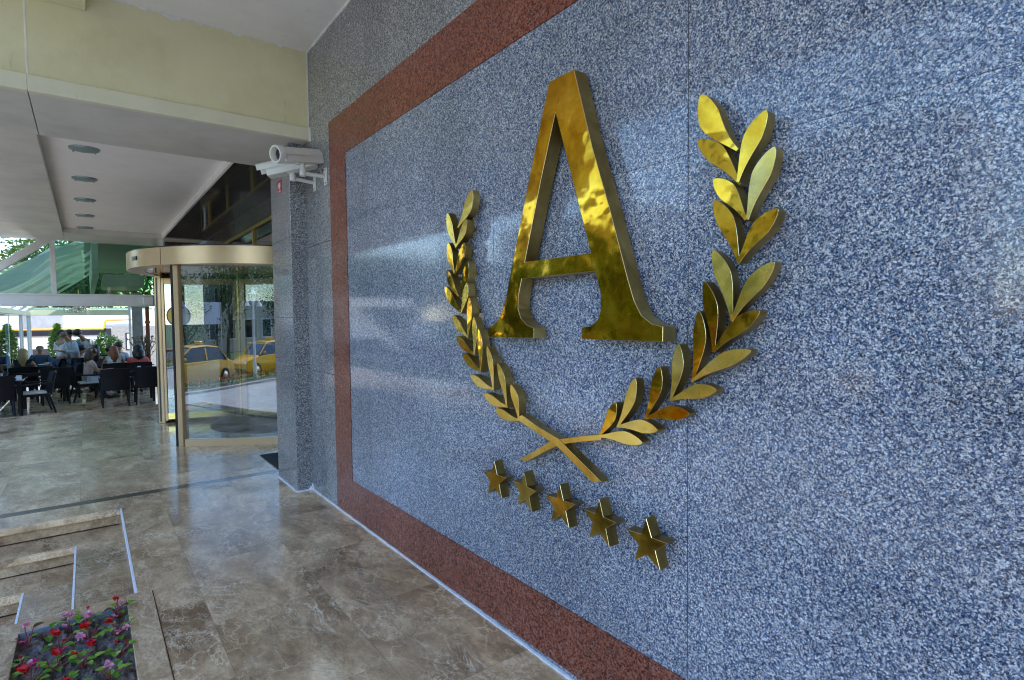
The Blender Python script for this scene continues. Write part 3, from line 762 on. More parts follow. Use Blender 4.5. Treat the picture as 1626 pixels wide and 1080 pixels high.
# ================================================================== SECURITY CAMERAS
def cctv(name, plate, elbow, rear, front, label, lens, rad=.075, visor=.0):
    o = empty(name, plate); P = Vector(plate); tag(o, label, 'security camera', 'pair of cameras on wall brackets')
    rel = lambda q: Vector(q)-P
    mb = MB(); mb.box(-.014, -.001, -.032, .032, -.075, .075); pl = mb.build('wall_plate', M['camwhite'], o, bevel=.004, seg=2)
    for sy in (-1, 1):
        for sz in (-1, 1):
            mb = MB(); mb.lathe((-.014, sy*.02, sz*.058), [(0, .004), (.006, .004), (.006, 0)], 8, 0, (-1, 0, 0)); mb.build('screw', M['black'], pl)
    E_ = rel(elbow); rear, front = rel(rear), rel(front); ax = (front-rear).normalized(); mid = rear.lerp(front, .48)
    top = Vector((E_.x, E_.y, mid.z-.05)) 
    mb = MB(); mb.tube([(-.012, 0, 0), (-.03, 0, .0), E_], .0165, 14); mb.tube([E_-Vector((0, 0, .022)), E_+Vector((0, 0, .034))], .027, 16); mb.tube([E_+Vector((0, 0, .034)), top], .020, 14)
    mb.build('bracket_arm', M['camwhite'], o)
    # housing : extruded rounded section along ax
    s = ax.cross(Vector((0, 0, 1))).normalized(); u = s.cross(ax)
    def sect(w, h0, h1, n=14):
        pts = [(-w, h0), (w, h0), (w, h1*.35)]
        for k in range(1, n): 
            a = PI*k/n; pts.append((w*math.cos(a), h1*.35+(h1*.65)*math.sin(a)))
        pts.append((-w, h1*.35)); return pts
    def sweep(mb, prof, a, b, cap=True, sm=False):
        n = len(prof); vs = [a + s*x + u*y for x, y in prof] + [b + s*x + u*y for x, y in prof]
        mb.add(vs, [(i, (i+1) % n, n+(i+1) % n, n+i) for i in range(n)] + ([tuple(range(n))[::-1], tuple(range(n, 2*n))] if cap else []), 0, sm)
    mb = MB(); sweep(mb, sect(rad*.80, -rad*.85, rad*.62), rear, front-ax*.02); mb.build('housing', M['camwhite'], o, bevel=.004)
    mb = MB(); L = (front-rear).length
    sh = sect(rad*.93, -.006, rad*.86); shi = sect(rad*.87, -.006, rad*.80)
    n = len(sh); a, b = rear+ax*.03, front+ax*visor
    vs = [a+s*x+u*y for x, y in sh]+[b+s*x+u*y for x, y in sh]+[a+s*x+u*y for x, y in shi]+[b+s*x+u*y for x, y in shi]; fs = []
    idx = list(range(1, n)) + [0]
    for i in range(1, n):
        j = (i+1) % n
        if i == n-1 and j == 0: pass
        fs += [(i, j, n+j, n+i), (2*n+i, 3*n+i, 3*n+j, 2*n+j), (i, 2*n+i, 2*n+j, j), (n+i, n+j, 3*n+j, 3*n+i)]
    mb.add(vs, fs, 0, True); mb.build('sunshield', M['camwhite'], o)
    if lens:
        mb = MB(); mb.lathe(front-ax*.03, [(rad*.70, 0), (rad*1.0, .005), (rad*1.02, .05), (rad*.96, .062), (rad*.80, .062), (rad*.74, .05), (rad*.70, .012)], 32, 0, ax); mb.build('lens_hood', M['camwhite'], o)
        mb = MB(); mb.lathe(front-ax*.012, [(0, .006), (rad*.3, .006), (rad*.60, .002), (rad*.62, -.01)], 24, 0, ax); mb.build('lens', M['lens'], o)
        mb = MB(); mb.lathe(front-ax*.022, [(0, 0), (rad*.72, 0)], 24, 0, ax); mb.build('front_plate', M['camwhite'], o)
    else:
        mb = MB(); mb.lathe(front-ax*.019, [(0, .003), (rad*.45, .003), (rad*.5, 0)], 20, 0, ax); mb.build('lens', M['lens'], o)
    mb = MB(); c = mid - u*rad*.9; mb.bar(c-ax*.05, c+ax*.05, .05, .016, 0, u); mb.build('mount', M['camwhite'], o)
    # cable
    mb = MB(); q = rear - u*rad*.3; mb.tube([q, q-ax*.05, q-ax*.06-Vector((0, 0, .05)), Vector((-.004, q.y, q.z-.10))], .006, 8); mb.build('cable', M['black'], o)
    return o
cctv('security_camera', (0, 5.055, 2.972), (-.205, 5.055, 2.972), (-.03, 5.145, 3.165), (-.425, 4.985, 3.085), 'ivory wall camera with round lens hood, the nearer one beside red frame', True, .074)
cctv('security_camera', (0, 5.352, 2.975), (-.205, 5.352, 2.988), (-.02, 5.26, 3.170), (-.415, 5.48, 3.055), 'ivory wall camera pointing left, set behind the nearer one', False, .080, .05)

# ================================================================== PLANTER
pln = empty('flower_planter', (-1.865, 3.0, 0)); tag(pln, 'sunken planter with brown marble rim full of red and pink begonias', 'planter')
def pp(o): o.parent = pln; o.matrix_parent_inverse = Matrix.Translation((1.865, -3.0, 0)); return o
PX0, PX1, PY0, PY1 = -2.24, -1.483, 1.2, 4.155; QX0, QX1, QY0, QY1 = -2.105, -1.617, 1.33, 4.018
zt = .012
mb = MB(); mb.box(QX1, PX1, PY0, PY1-.0, -.5, zt); pp(mb.build('rim', M['marble2'], bevel=.003))
mb = MB(); mb.box(PX0, QX1-.001, QY1, PY1, -.56, zt-.001); pp(mb.build('rim', M['marble2'], bevel=.003))
mb = MB(); mb.box(PX0, QX0, PY0, QY1-.001, -.56, zt); mb.box(QX0+.001, QX1-.001, PY0, QY0, -.5, zt); pp(mb.build('rim', M['marble2'], bevel=.003))
mb = MB(); mb.box(QX0+.0, QX1-.0, QY1-.012, QY1, -.3, zt-.002); pp(mb.build('liner', plain('blue_grey_liner', (.25, .27, .33), .5)))
# soil
mb = MB(); nx, ny = 40, 120; rnd = random.Random(2); vs = []; fs = []
hm = [[rnd.gauss(0, 1) for _ in range(ny+1)] for _ in range(nx+1)]
for i in range(nx+1):
    for j in range(ny+1):
        vs.append((QX0+.0+(QX1-QX0)*i/nx, QY0+(QY1-QY0-.012)*j/ny, -.030+.008*hm[i][j]+.016*math.sin(i*.7+j*.3)*math.sin(j*.23)))
for i in range(nx):
    for j in range(ny): fs.append((i*(ny+1)+j, (i+1)*(ny+1)+j, (i+1)*(ny+1)+j+1, i*(ny+1)+j+1))
mb.add(vs, fs, 0, True); so = pp(mb.build('soil', M['soil'])); 

# dark strip painting the rim's shadow line along the floor joint
mb = MB(); mb.box(PX1-.0, PX1+.006, PY0, PY1+.004, -.02, .0015); pp(mb.build('joint', M['strip']))

def rleaf(mb, base, d, L, W, up, cup=.2, n=6):
    """a round begonia leaf as a small cupped fan"""
    d = Vector(d).normalized(); upv = Vector(up).normalized(); s = d.cross(upv).normalized(); upv = s.cross(d)
    rows = []
    for k in range(n+1):
        t = k/n; w = W*math.sin(PI*(.08+.92*t)**.8)**.7 if t < 1 else 0.0
        c = Vector(base)+d*(L*t) - upv*(cup*L*t*t)
        rows.append((c - s*w + upv*(.35*w), c, c + s*w + upv*(.35*w)))
    vs = [q for r in rows for q in r]; fs = []
    for k in range(n):
        a = 3*k; fs += [(a, a+1, a+4, a+3), (a+1, a+2, a+5, a+4)]
    mb.add(vs, fs, 0, True)
def begonia(x, y, h, nl, flowers, label, bronze=.0, seed=0, lean=(0, 0)):
    r = random.Random(seed); o = empty('begonia', (x, y, -.034)); tag(o, label, 'flowering plant', 'begonias in the planter')
    st = MB(); lf = MB(); br = MB()
    tips = []
    for k in range(int(nl*.95)):
        a = k*2.4+r.uniform(-.4, .4); hh = h*(.25+.7*r.random()); q = .016+.05*r.random()
        tip = Vector((math.cos(a)*q+lean[0]*hh, math.sin(a)*q+lean[1]*hh, hh)); st.tube([(0, 0, 0), tip*.5+Vector((0, 0, hh*.12)), tip], [.004, .003, .002], 5)
        L = r.uniform(.028, .046); isb = r.random() < bronze; tgt = MB() if isb else lf; rleaf(tgt, tip, (math.cos(a), math.sin(a), r.uniform(-.15, .55)), L, L*.46, (0, 0, 1), r.uniform(.1, .4))
        if isb: tgt.build('bronze_leaf', M['leaf_bronze'], o)
    for c, dx, dy, hz, sz in flowers:
        tip = Vector((dx, dy, h*hz)); st.tube([(0, 0, 0), tip*.55+Vector((0, 0, h*.1)), tip], [.003, .0025, .002], 5)
        fm = MB()
        for b in range(3):
            cc = tip + Vector((r.uniform(-.5, .5), r.uniform(-.5, .5), r.uniform(-.3, .3)))*sz*1.3
            for p in range(4):
                a = p*PI/2+r.random(); el = r.uniform(-.1, .8)
                rleaf(fm, cc, (math.cos(a), math.sin(a), el), sz*(1.0 if p % 2 else .75), sz*.48, (0, 0, 1), -.15, 4)
        for b in range(2):
            fm.ball(tip + Vector((r.uniform(-.6, .6), r.uniform(-.6, .6), -.3))*sz, sz*.25, sz*.25, sz*.3, 0, 6, 4)
        fm.build('flower', M[{'r': 'petal_red', 'p': 'petal_pink', 'm': 'petal_mag'}[c]], o)
    st.build('stem', M['stemred'], o)
    if lf.v: lf.build('foliage', M['leaf_beg'], o)
    return o
BG = [
 (-1.665, 3.965, .11, 11, [('r', .0, .01, 1.35, .022), ('p', .012, -.01, .95, .022), ('p', -.015, -.02, .35, .016)], 'begonia with red and pale pink blooms in the far right corner', .2),
 (-1.815, 3.955, .10, 9, [('p', .012, -.02, .95, .03), ('r', .012, .02, 1.3, .011)], 'leafy begonia with one round pink bloom at the far rim', .1),
 (-1.885, 3.955, .09, 4, [('p', -.005, .0, 1.25, .033), ('p', -.02, -.03, .8, .016)], 'tall pink double begonia beside the far rim', .6),
 (-1.99, 3.95, .07, 6, [], 'low flowerless begonia lying over the far rim', .0),
 (-2.06, 3.90, .15, 5, [('p', -.012, .01, 1.0, .026), ('m', -.025, .0, .35, .018)], 'lone pink begonia with bronze leaves in far left corner', .9),
 (-1.925, 3.77, .10, 9, [('r', -.012, .02, 1.15, .034), ('r', .02, -.02, .7, .014)], 'begonia with a big red bloom and yellow green leaves', .15),
 (-1.80, 3.74, .10, 12, [('r', -.005, .02, 1.2, .032), ('p', -.035, -.02, .8, .028), ('m', .0, -.05, .5, .018)], 'bushy begonia with red and pink blooms mid planter', .3),
 (-1.675, 3.73, .11, 10, [('r', -.03, .03, 1.0, .024), ('p', .03, -.05, .7, .024), ('p', -.005, -.06, .65, .022)], 'begonia by the right rim with twin white pink blooms', .0),
 (-2.07, 3.66, .075, 9, [('r', .0, .0, 1.2, .012), ('r', -.02, -.03, .8, .013)], 'glossy begonia with tiny red buds at left rim', .0),
 (-1.93, 3.55, .09, 11, [('r', .005, .03, 1.1, .028), ('m', .03, .05, 1.1, .017)], 'begonia with red bloom ahead of the yellow green one', .1),
 (-1.825, 3.50, .10, 13, [('r', .04, .05, 1.1, .02), ('r', -.03, .03, .9, .018)], 'wide bright green begonia with red buds near the front', .1),
 (-1.675, 3.50, .085, 11, [('r', -.01, .02, 1.1, .012), ('r', .03, .01, 1.0, .011)], 'plain green begonia with red buds beside right rim', .1),
 (-2.02, 3.46, .10, 11, [('r', -.01, .02, 1.05, .036), ('m', .015, .04, 1.1, .024), ('p', -.005, .07, 1.1, .02)], 'begonia with red, magenta and pale blooms at the front left', .1),
 (-1.72, 3.28, .09, 10, [('p', .0, .0, 1.1, .026)], 'pink begonia nearest the bottom of the photo', .1),
 (-1.88, 3.26, .09, 12, [('r', .0, .0, 1.1, .026)], 'red begonia just inside the near edge of view', .1)]
for i, (x, y, h, nl, fl, lb, bz) in enumerate(BG): begonia(x, y, h*.8, nl, [(c, dx, dy, hz, sz*.88) for c, dx, dy, hz, sz in fl], lb, bz, 20+i)

# ================================================================== VERANDA RESTAURANT
ZF = -.28
slab('veranda_floor', [(-7, .34, 13.5, 40)], ZF, -.6, M['marblein'])
GY = 15.2
ver = empty('veranda_front', (-2, GY, ZF)); tag(ver, 'white framed glazed gable front above the open restaurant', 'glazed front')
def vp(o): o.parent = ver; o.matrix_parent_inverse = Matrix.Translation((2, -GY, -ZF)); return o
mb = MB(); mb.box(-6, -.38, GY-.04, GY+.14, 2.055, 2.255); mb.box(-6, -.38, GY-.055, GY+.15, 2.03, 2.054); mb.box(-6, -.38, GY-.055, GY+.15, 2.256, 2.292)
vp(mb.build('beam', M['white'], bevel=.006))
mb = MB(); mb.box(-.72, -.52, GY-.08, GY-.041, 2.06, 2.25); vp(mb.build('beam_bracket', M['white'], bevel=.02, seg=3))
r0 = at(0, 424, GY); r1 = at(69, 383, GY)
dd = (r1-r0).normalized(); pa = r0-dd*3.2; pb_ = r1+dd*.35
mb = MB(); mb.bar(pa, pb_, .14, .12, 0, (0, 1, 0)); vp(mb.build('rafter', M['white'], bevel=.006))
mx = at(84.5, 430, GY).x
mb = MB(); mb.box(mx-.045, mx+.045, GY-.03, GY+.05, 2.293, 3.395); vp(mb.build('mullion', M['white'], bevel=.004))
mb = MB(); mb.box(mx+.046, -.38, GY+.0, GY+.008, 2.293, 3.39); vp(mb.build('glass_pane', M['greenglass']))
zz = lambda x: r0.z + (x-r0.x)*dd.z/dd.x - .07
xl = r0.x - (r0.z-.07-2.293)*dd.x/dd.z
mb = MB(); mb.add([(xl, GY+.002, 2.294), (mx-.046, GY+.002, 2.294), (mx-.046, GY+.002, min(3.39, zz(mx-.046))), (r0.x, GY+.002, zz(r0.x))], [(0, 1, 2, 3)]); vp(mb.build('glass_pane', M['greenglass']))
mb = MB(); mb.box(-.50, -.38, GY-.02, GY+.1, ZF, 2.029); mb.box(-.5, -.38, GY+.1, GY+.2, 2.3, 3.39); vp(mb.build('post', M['darkband'], bevel=.004))

# roof and side frame of the veranda
BY_ = 26.0
vr = empty('veranda_roof', (-2, 20, 2)); tag(vr, 'white framed veranda behind the glazed front with glass side and roof', 'veranda')
def rp(o): o.parent = vr; o.matrix_parent_inverse = Matrix.Translation((2, -20, -2)); return o
SX = -3.38
mb = MB()
p1 = at(9, 500, 19.6); p2 = at(45, 500, BY_)
mb.box(p1.x-.05, p1.x+.05, 19.55, 19.65, ZF, 2.05); mb.box(p2.x-.06, p2.x+.06, BY_-.06, BY_+.06, ZF, 2.0); mb.box(SX-.05, SX+.05, 23.0, 23.08, ZF, 2.0)
rp(mb.build('post', M['white'], bevel=.004))
tb = at(205, 496, BY_)
mb = MB(); mb.box(p2.x-.06, tb.x, BY_-.08, BY_+.08, 1.93, 2.13); rp(mb.build('back_beam', M['creamtrim'], bevel=.005))
mb = MB(); mb.box(SX-.06, SX+.06, GY+.2, BY_-.09, 1.93, 2.06); rp(mb.build('side_beam', M['white'], bevel=.005))
mb = MB()
for a, b in ((GY+.25, 17.4), (17.45, 19.5), (19.7, 22.95), (23.1, BY_-.1)): mb.box(SX-.006, SX+.006, a, b, ZF+.02, 1.92)
rp(mb.build('side_glass', M['blueglass']))
mb = MB()
for yy in (17.4, 20.0, 22.6, 25.2):
    mb.bar((SX, yy, 2.06), (-1.6, yy, 3.42), .05, .07)
rp(mb.build('rafter', M['white']))
zr = lambda x: min(3.52, zz(x)+.16)
mb = MB(); xr = -1.75
mb.add([(SX-.3, GY+.2, zr(SX-.3)), (SX-.3, BY_, zr(SX-.3)), (xr, BY_, 3.52), (xr, GY+.2, 3.52)], [(0, 1, 2, 3)]); rp(mb.build('roof_glass', M['roofglass']))
mb = MB(); mb.add([(xr, GY+.2, 3.52), (xr, BY_, 3.52), (.3, BY_, 3.52), (.3, GY+.2, 3.52)], [(0, 1, 2, 3)]); rp(mb.build('roof_sheet', M['greencl']))
mb = MB(); mb.box(-1.35, -.45, 18.5, 21.5, 2.66, 2.95); mb.box(-1.62, -1.5, GY+.4, BY_-.1, 2.7, 3.5); rp(mb.build('ceiling_panel', M['ceil']))
mb = MB(); mb.box(p2.x, .3, BY_+.0, BY_+.008, 2.14, 3.5); rp(mb.build('gable_glass', M['greenglass']))
# draped fabric
def drape(y0, y1, seed):
    mb = MB(); nu, nv = 46, 60; vs = []; fs = []; r = random.Random(seed); x0, x1 = -3.45, -1.75
    for i in range(nu+1):
        u = i/nu
        for j in range(nv+1):
            v = j/nv; x = x0+(x1-x0)*u
            sag = .34*math.sin(PI*v)*(.55+.45*math.sin(PI*u))
            z = min(3.42, zz(x)+.02) - sag - .16*math.sin(PI*u)*(1-.3*v) + .030*math.sin(v*40+3*u+seed) + .014*math.sin(v*71+5*u)
            vs.append((x-.25*sag+.02*math.sin(v*19+seed), y0+(y1-y0)*v, z))
    for i in range(nu):
        for j in range(nv): a = i*(nv+1)+j; fs.append((a, a+nv+1, a+nv+2, a+1))
    mb.add(vs, fs, 0, True); return mb
for k in range(7):
    o = drape(15.5+k*1.4, 15.5+(k+1)*1.4-.03, k).build('fabric_drape', M['fabric'])
    tag(o, 'cream pleated fabric swag under the sloping veranda roof, %s bay from front' % ['first', 'second', 'third', 'fourth', 'fifth', 'sixth', 'seventh'][k], 'drape', 'fabric swags under the veranda roof')
# columns and far right side
col = empty('stone_column', (at(220, 560, 22).x, 22, ZF)); tag(col, 'plain grey column at right of restaurant behind the seated woman in coral', 'column')
mb = MB(); mb.box(-.14, .14, -.14, .14, 0, 2.9); mb.build('shaft', M['greycol'], col, bevel=.01)
mb = MB(); mb.box(-.17, .17, -.17, .17, 0, .12); mb.build('base', M['greycol'], col, bevel=.01)
tp = empty('timber_post', (at(236, 560, 21).x, 21, ZF)); tag(tp, 'slim red brown timber post right of the grey column', 'post')
mb = MB(); mb.box(-.05, .05, -.05, .05, 0, 2.9); mb.build('shaft', M['redwood'], tp, bevel=.006)
mb = MB(); mb.box(-.07, .07, -.07, .07, 1.9, 1.98); mb.box(-.07, .07, -.07, .07, 0, .1); mb.build('collar', M['goldrail'], tp, bevel=.006)
# thin white post
p = at(208, 560, 24); tq = empty('thin_post', (p.x, 24, ZF)); tag(tq, 'thin pale post just left of the grey column', 'post')
mb = MB(); mb.box(-.035, .035, -.035, .035, 0, 2.9); mb.build('shaft', M['white'], tq, bevel=.004); mb = MB(); mb.box(-.06, .06, -.06, .06, 0, .05); mb.build('base', M['white'], tq, bevel=.004)
# dried branch arrangement on a tall vase
p = at(231, 560, 19.4); vz = empty('branch_arrangement', (p.x, 19.4, ZF)); tag(vz, 'tall vase of dried branches at the right edge of restaurant', 'plant')
mb = MB(); mb.lathe((0, 0, 0), [(.0, 0), (.14, 0), (.17, .3), (.11, .62), (.08, .72), (.10, .78)], 18); mb.build('vase', M['greycol'], vz)
r = random.Random(4); tw = MB(); lv = MB()
for k in range(26):
    a = r.uniform(0, 2*PI); e = r.uniform(.25, 1.0); q = Vector((0, 0, .75)); pts = [q.copy()]
    for j in range(5):
        q = q + Vector((math.cos(a)*.12*e, math.sin(a)*.12*e, .17-.02*j*e)); a += r.uniform(-.4, .4); pts.append(q.copy())
        for _ in range(4):
            rleaf(lv, q, (r.uniform(-1, 1), r.uniform(-1, 1), r.uniform(-.3, 1)), r.uniform(.05, .09), .02, (0, 0, 1), .2, 2)
    tw.tube(pts, .006, 4)
tw.build('twigs', M['bark'], vz); lv.build('dry_leaves', M['twig'], vz)

# chandelier
c = at(125, 488, 19.0); ch = empty('chandelier', (c.x, 19.0, c.z)); tag(ch, 'glass drop chandelier hanging under the veranda beam', 'chandelier')
mb = MB(); mb.tube([(0, 0, 0.1), (0, 0, 2.55-c.z)], .008, 6); mb.lathe((0, 0, 0), [(.0, .12), (.05, .1), (.03, .02), (.06, -.04), (0, -.08)], 12)
for k in range(8):
    a = 2*PI*k/8; mb.tube([(0, 0, .02), (.15*math.cos(a), .15*math.sin(a), -.06), (.30*math.cos(a), .30*math.sin(a), .03)], .007, 6)
mb.build('frame', M['goldrail'], ch)
mb = MB(); r = random.Random(9)
for k in range(70):
    a = r.uniform(0, 2*PI); q = r.uniform(.05, .33); mb.ball((q*math.cos(a), q*math.sin(a), r.uniform(-.13, .02)), .018, .018, .026, 0, 6, 4)
mb.build('glass_drops', plain('crystal', (.75, .78, .78), .08, .2, .1, spec=.9), ch)

# --- chairs
def make_chair():
    o = empty('rattan_chair')
    mb = MB(); mb.box(-.26, .26, -.24, .24, .38, .43); mb.build('seat', M['rattan'], o, bevel=.015, seg=2)
    mb = MB(); n = 8; vs = []; fs = []
    for side in (0, 1):
        for i in range(n+1):
            x = -.27+.54*i/n; yb = -.235-.05*(1-(2*i/n-1)**2) - .035*side
            for z, lean in ((.40, 0), (.66, .03), (.90, .085)): vs.append((x*(1+.05*(z-.4)), yb-lean, z - (.02*(2*i/n-1)**2 if z > .8 else 0)))
    m_ = (n+1)*3
    for i in range(n):
        for j in range(2):
            a = i*3+j; fs += [(a, a+1, a+4, a+3), (m_+a, m_+a+3, m_+a+4, m_+a+1)]
        fs += [(i*3+2, m_+i*3+2, m_+i*3+5, i*3+5), (i*3, i*3+3, m_+i*3+3, m_+i*3)]
    fs += [(0, m_, m_+1, 1), (1, m_+1, m_+2, 2)]; a = n*3; fs += [(a, a+1, m_+a+1, m_+a), (a+1, a+2, m_+a+2, m_+a+1)]
    mb.add(vs, fs, 0, False); mb.build('backrest', M['rattan'], o)
    for s in (-1, 1):
        mb = MB(); mb.tube([(s*.27, -.29, .66), (s*.30, -.1, .655), (s*.30, .16, .645), (s*.285, .22, .62), (s*.275, .23, .42)], .019, 8); mb.build('armrest', M['rattan'], o)
    for sx in (-1, 1):
        mb = MB(); mb.tube([(sx*.245, .21, .40), (sx*.25, .225, .2), (sx*.255, .235, 0)], [.026, .023, .018], 8); mb.build('leg', M['rattan'], o)
        mb = MB(); mb.tube([(sx*.235, -.22, .40), (sx*.245, -.28, .18), (sx*.25, -.33, 0)], [.026, .023, .018], 8); mb.build('leg', M['rattan'], o)
    mb = MB(); mb.box(-.235, .235, -.20, .225, .431, .475); mb.build('cushion', M['cushion'], o, bevel=.018, seg=2)
    return o
CH = [(-1.27, 16.12, 0, 'dark rattan chair with its back to us at the right front table'),
 (-2.72, 15.98, 1.75, 'dark rattan armchair seen sideways with pale cushion at left front table'),
 (-3.28, 15.62, .12, 'leftmost dark rattan chair cut by the photo edge'),
 (-2.42, 17.55, .1, 'dark rattan chair back between the left tables and the aisle'),
 (-2.0, 18.75, .75, 'dark rattan chair turned to the left behind the aisle'),
 (-1.80, 17.72, -1.35, 'dark rattan chair under the woman in pale pink top'),
 (-.62, 16.25, .0, 'dark rattan chair at right end of the front right table'),
 (-.66, 18.20, .0, 'dark rattan chair under the woman in coral top'),
 (-1.20, 18.22, .05, 'dark rattan chair under the auburn haired woman'),
 (-1.02, 20.55, PI, 'dark rattan chair under the woman in light blue facing us'),
 (-3.05, 18.40, .1, 'dark rattan chair under the blonde woman'),
 (-2.90, 22.15, PI, 'dark rattan chair under the man in dark blue shirt'),
 (-1.95, 20.0, -1.5, 'dark rattan chair under the seated man in white tee shirt'),
 (-1.40, 22.2, 2.6, 'empty dark rattan chair near the round shrub'),
 (-2.35, 22.4, PI, 'empty dark rattan chair far back by the cone shrub')]
ch0 = None
for x, y, rz, lb in CH:
    o = ch0 = make_chair() if ch0 is None else ch0
    if 'label' in ch0.keys(): o = copy_tree(ch0)
    o.location = (x, y, ZF); o.rotation_euler = (0, 0, rz); tag(o, lb, 'chair', 'rattan chairs on the veranda')

# --- tables
def make_table(x, y, w, d, label):
    o = empty('dining_table', (x, y, ZF)); tag(o, label, 'table', 'dark tables on the veranda')
    mb = MB(); mb.box(-w/2, w/2, -d/2, d/2, .715, .745); mb.build('tabletop', M['tabletop'], o, bevel=.006)
    mb = MB(); mb.box(-w/2+.05, w/2-.05, -d/2+.05, d/2-.05, .66, .714); mb.build('apron', M['tabledark'], o)
    for sx in (-1, 1):
        for sy in (-1, 1):
            mb = MB(); mb.box(sx*(w/2-.06)-.03, sx*(w/2-.06)+.03, sy*(d/2-.06)-.03, sy*(d/2-.06)+.03, 0, .66); mb.build('leg', M['tabledark'], o, bevel=.004)
    return o
TB = [(-1.0, 16.75, 1.15, .8, 'dark table in front of the woman in coral, at right front'), (-3.45, 16.35, 1.15, 1.25, 'dark table at the left edge with napkins and glasses'),
      (-2.75, 18.35, 1.1, .8, 'dark table behind the left aisle chair'), (-.95, 19.35, 1.4, .85, 'dark table between the women at right'),
      (-3.0, 20.9, 1.0, 1.1, 'dark table before the man in dark blue shirt'), (-1.35, 20.6, .0, 0, '')]
for x, y, w, d, lb in TB[:5]: make_table(x, y, w, d, lb)
# --- table ware
gl = None; r = random.Random(11)
WARE = [(-1.3, 16.6), (-.75, 16.7), (-3.2, 16.0), (-3.05, 16.5), (-3.3, 16.6), (-2.95, 15.95), (-2.6, 18.3), (-2.9, 18.4), (-1.2, 19.3), (-.8, 19.45), (-.55, 19.3), (-3.0, 20.7), (-2.8, 21.1)]
TN = ['right front table', 'right front table', 'left edge table', 'left edge table', 'left edge table', 'left edge table', 'table behind the aisle chair', 'table behind the aisle chair', 'table between the women', 'table between the women', 'table between the women', 'table of the man in dark blue', 'table of the man in dark blue']
zt_ = ZF+.7455; proto = {}
cnt = {}
for i, (x, y) in enumerate(WARE):
    kind = ('plate', 'drinking_glass', 'napkin_holder')[i % 3]
    if kind not in proto:
        mb = MB()
        if kind == 'plate': mb.lathe((0, 0, 0), [(0, .004), (.07, .004), (.12, .018), (.125, .02), (.07, 0), (0, 0)], 20)
        elif kind == 'drinking_glass': mb.lathe((0, 0, 0), [(0, 0), (.03, 0), (.036, .12), (.033, .12), (.028, .008), (0, .008)], 14)
        else: mb.box(-.05, .05, -.05, .05, 0, .03); mb.box(-.045, .045, -.012, .012, .03, .10)
        proto[kind] = mb.build(kind, M['china'], bevel=.004 if kind == 'napkin_holder' else 0); o = proto[kind]
    else: o = proto[kind].copy(); COL.objects.link(o)
    o.location = (x, y, zt_)
    side = 'nearer the left' if (x < -2.95 or (-1.15 > x > -1.5)) else 'nearer the right'
    tag(o, 'white %s on the %s, %s' % (kind.replace('_', ' '), TN[i], side), kind.replace('_', ' '), 'tableware on the veranda tables')

# ================================================================== PEOPLE
SK = plain('skin', (.42, .24, .16), .5, var=.06); SKT = plain('tanned_skin', (.36, .19, .115), .5, var=.06)
def cloth(n, c): return plain(n, c, .85, var=.12, vscale=14)
HAIRM = {'black': plain('black_hair', (.008, .007, .007), .45, var=.3, vscale=60), 'brown': plain('brown_hair', (.03, .017, .01), .45, var=.3, vscale=60), 'blonde': plain('blonde_hair', (.38, .24, .09), .5, var=.3, vscale=60), 'auburn': plain('auburn_hair', (.22, .065, .02), .45, var=.3, vscale=60), 'grey': plain('short_grey_hair', (.14, .12, .11), .6, var=.3, vscale=60)}
def skin_mesh(name, joints, edges, rad, root, mat, parent, lvl=1):
    keys = [k for k in joints if any(k in e for e in edges)]; idx = {k: i for i, k in enumerate(keys)}
    me = bpy.data.meshes.new(name+'_s'); me.from_pydata([joints[k] for k in keys], [(idx[a], idx[b]) for a, b in edges], []); me.update()
    o = bpy.data.objects.new(name+'_s', me); COL.objects.link(o)
    md = o.modifiers.new('k', 'SKIN'); md.use_smooth_shade = True; md.branch_smoothing = .6
    sv = me.skin_vertices[0].data
    for k in keys:
        r_ = rad[k]; sv[idx[k]].radius = r_ if isinstance(r_, tuple) else (r_, r_); sv[idx[k]].use_root = (k == root)
    s = o.modifiers.new('s', 'SUBSURF'); s.levels = lvl; s.render_levels = lvl
    dg = bpy.context.evaluated_depsgraph_get(); nm = bpy.data.meshes.new_from_object(o.evaluated_get(dg))
    bpy.data.objects.remove(o); bpy.data.meshes.remove(me)
    nm.name = name; nm.materials.clear(); nm.materials.append(mat)
    for p in nm.polygons: p.use_smooth = True; p.material_index = 0
    q = bpy.data.objects.new(name, nm); COL.objects.link(q); q.parent = parent; return q
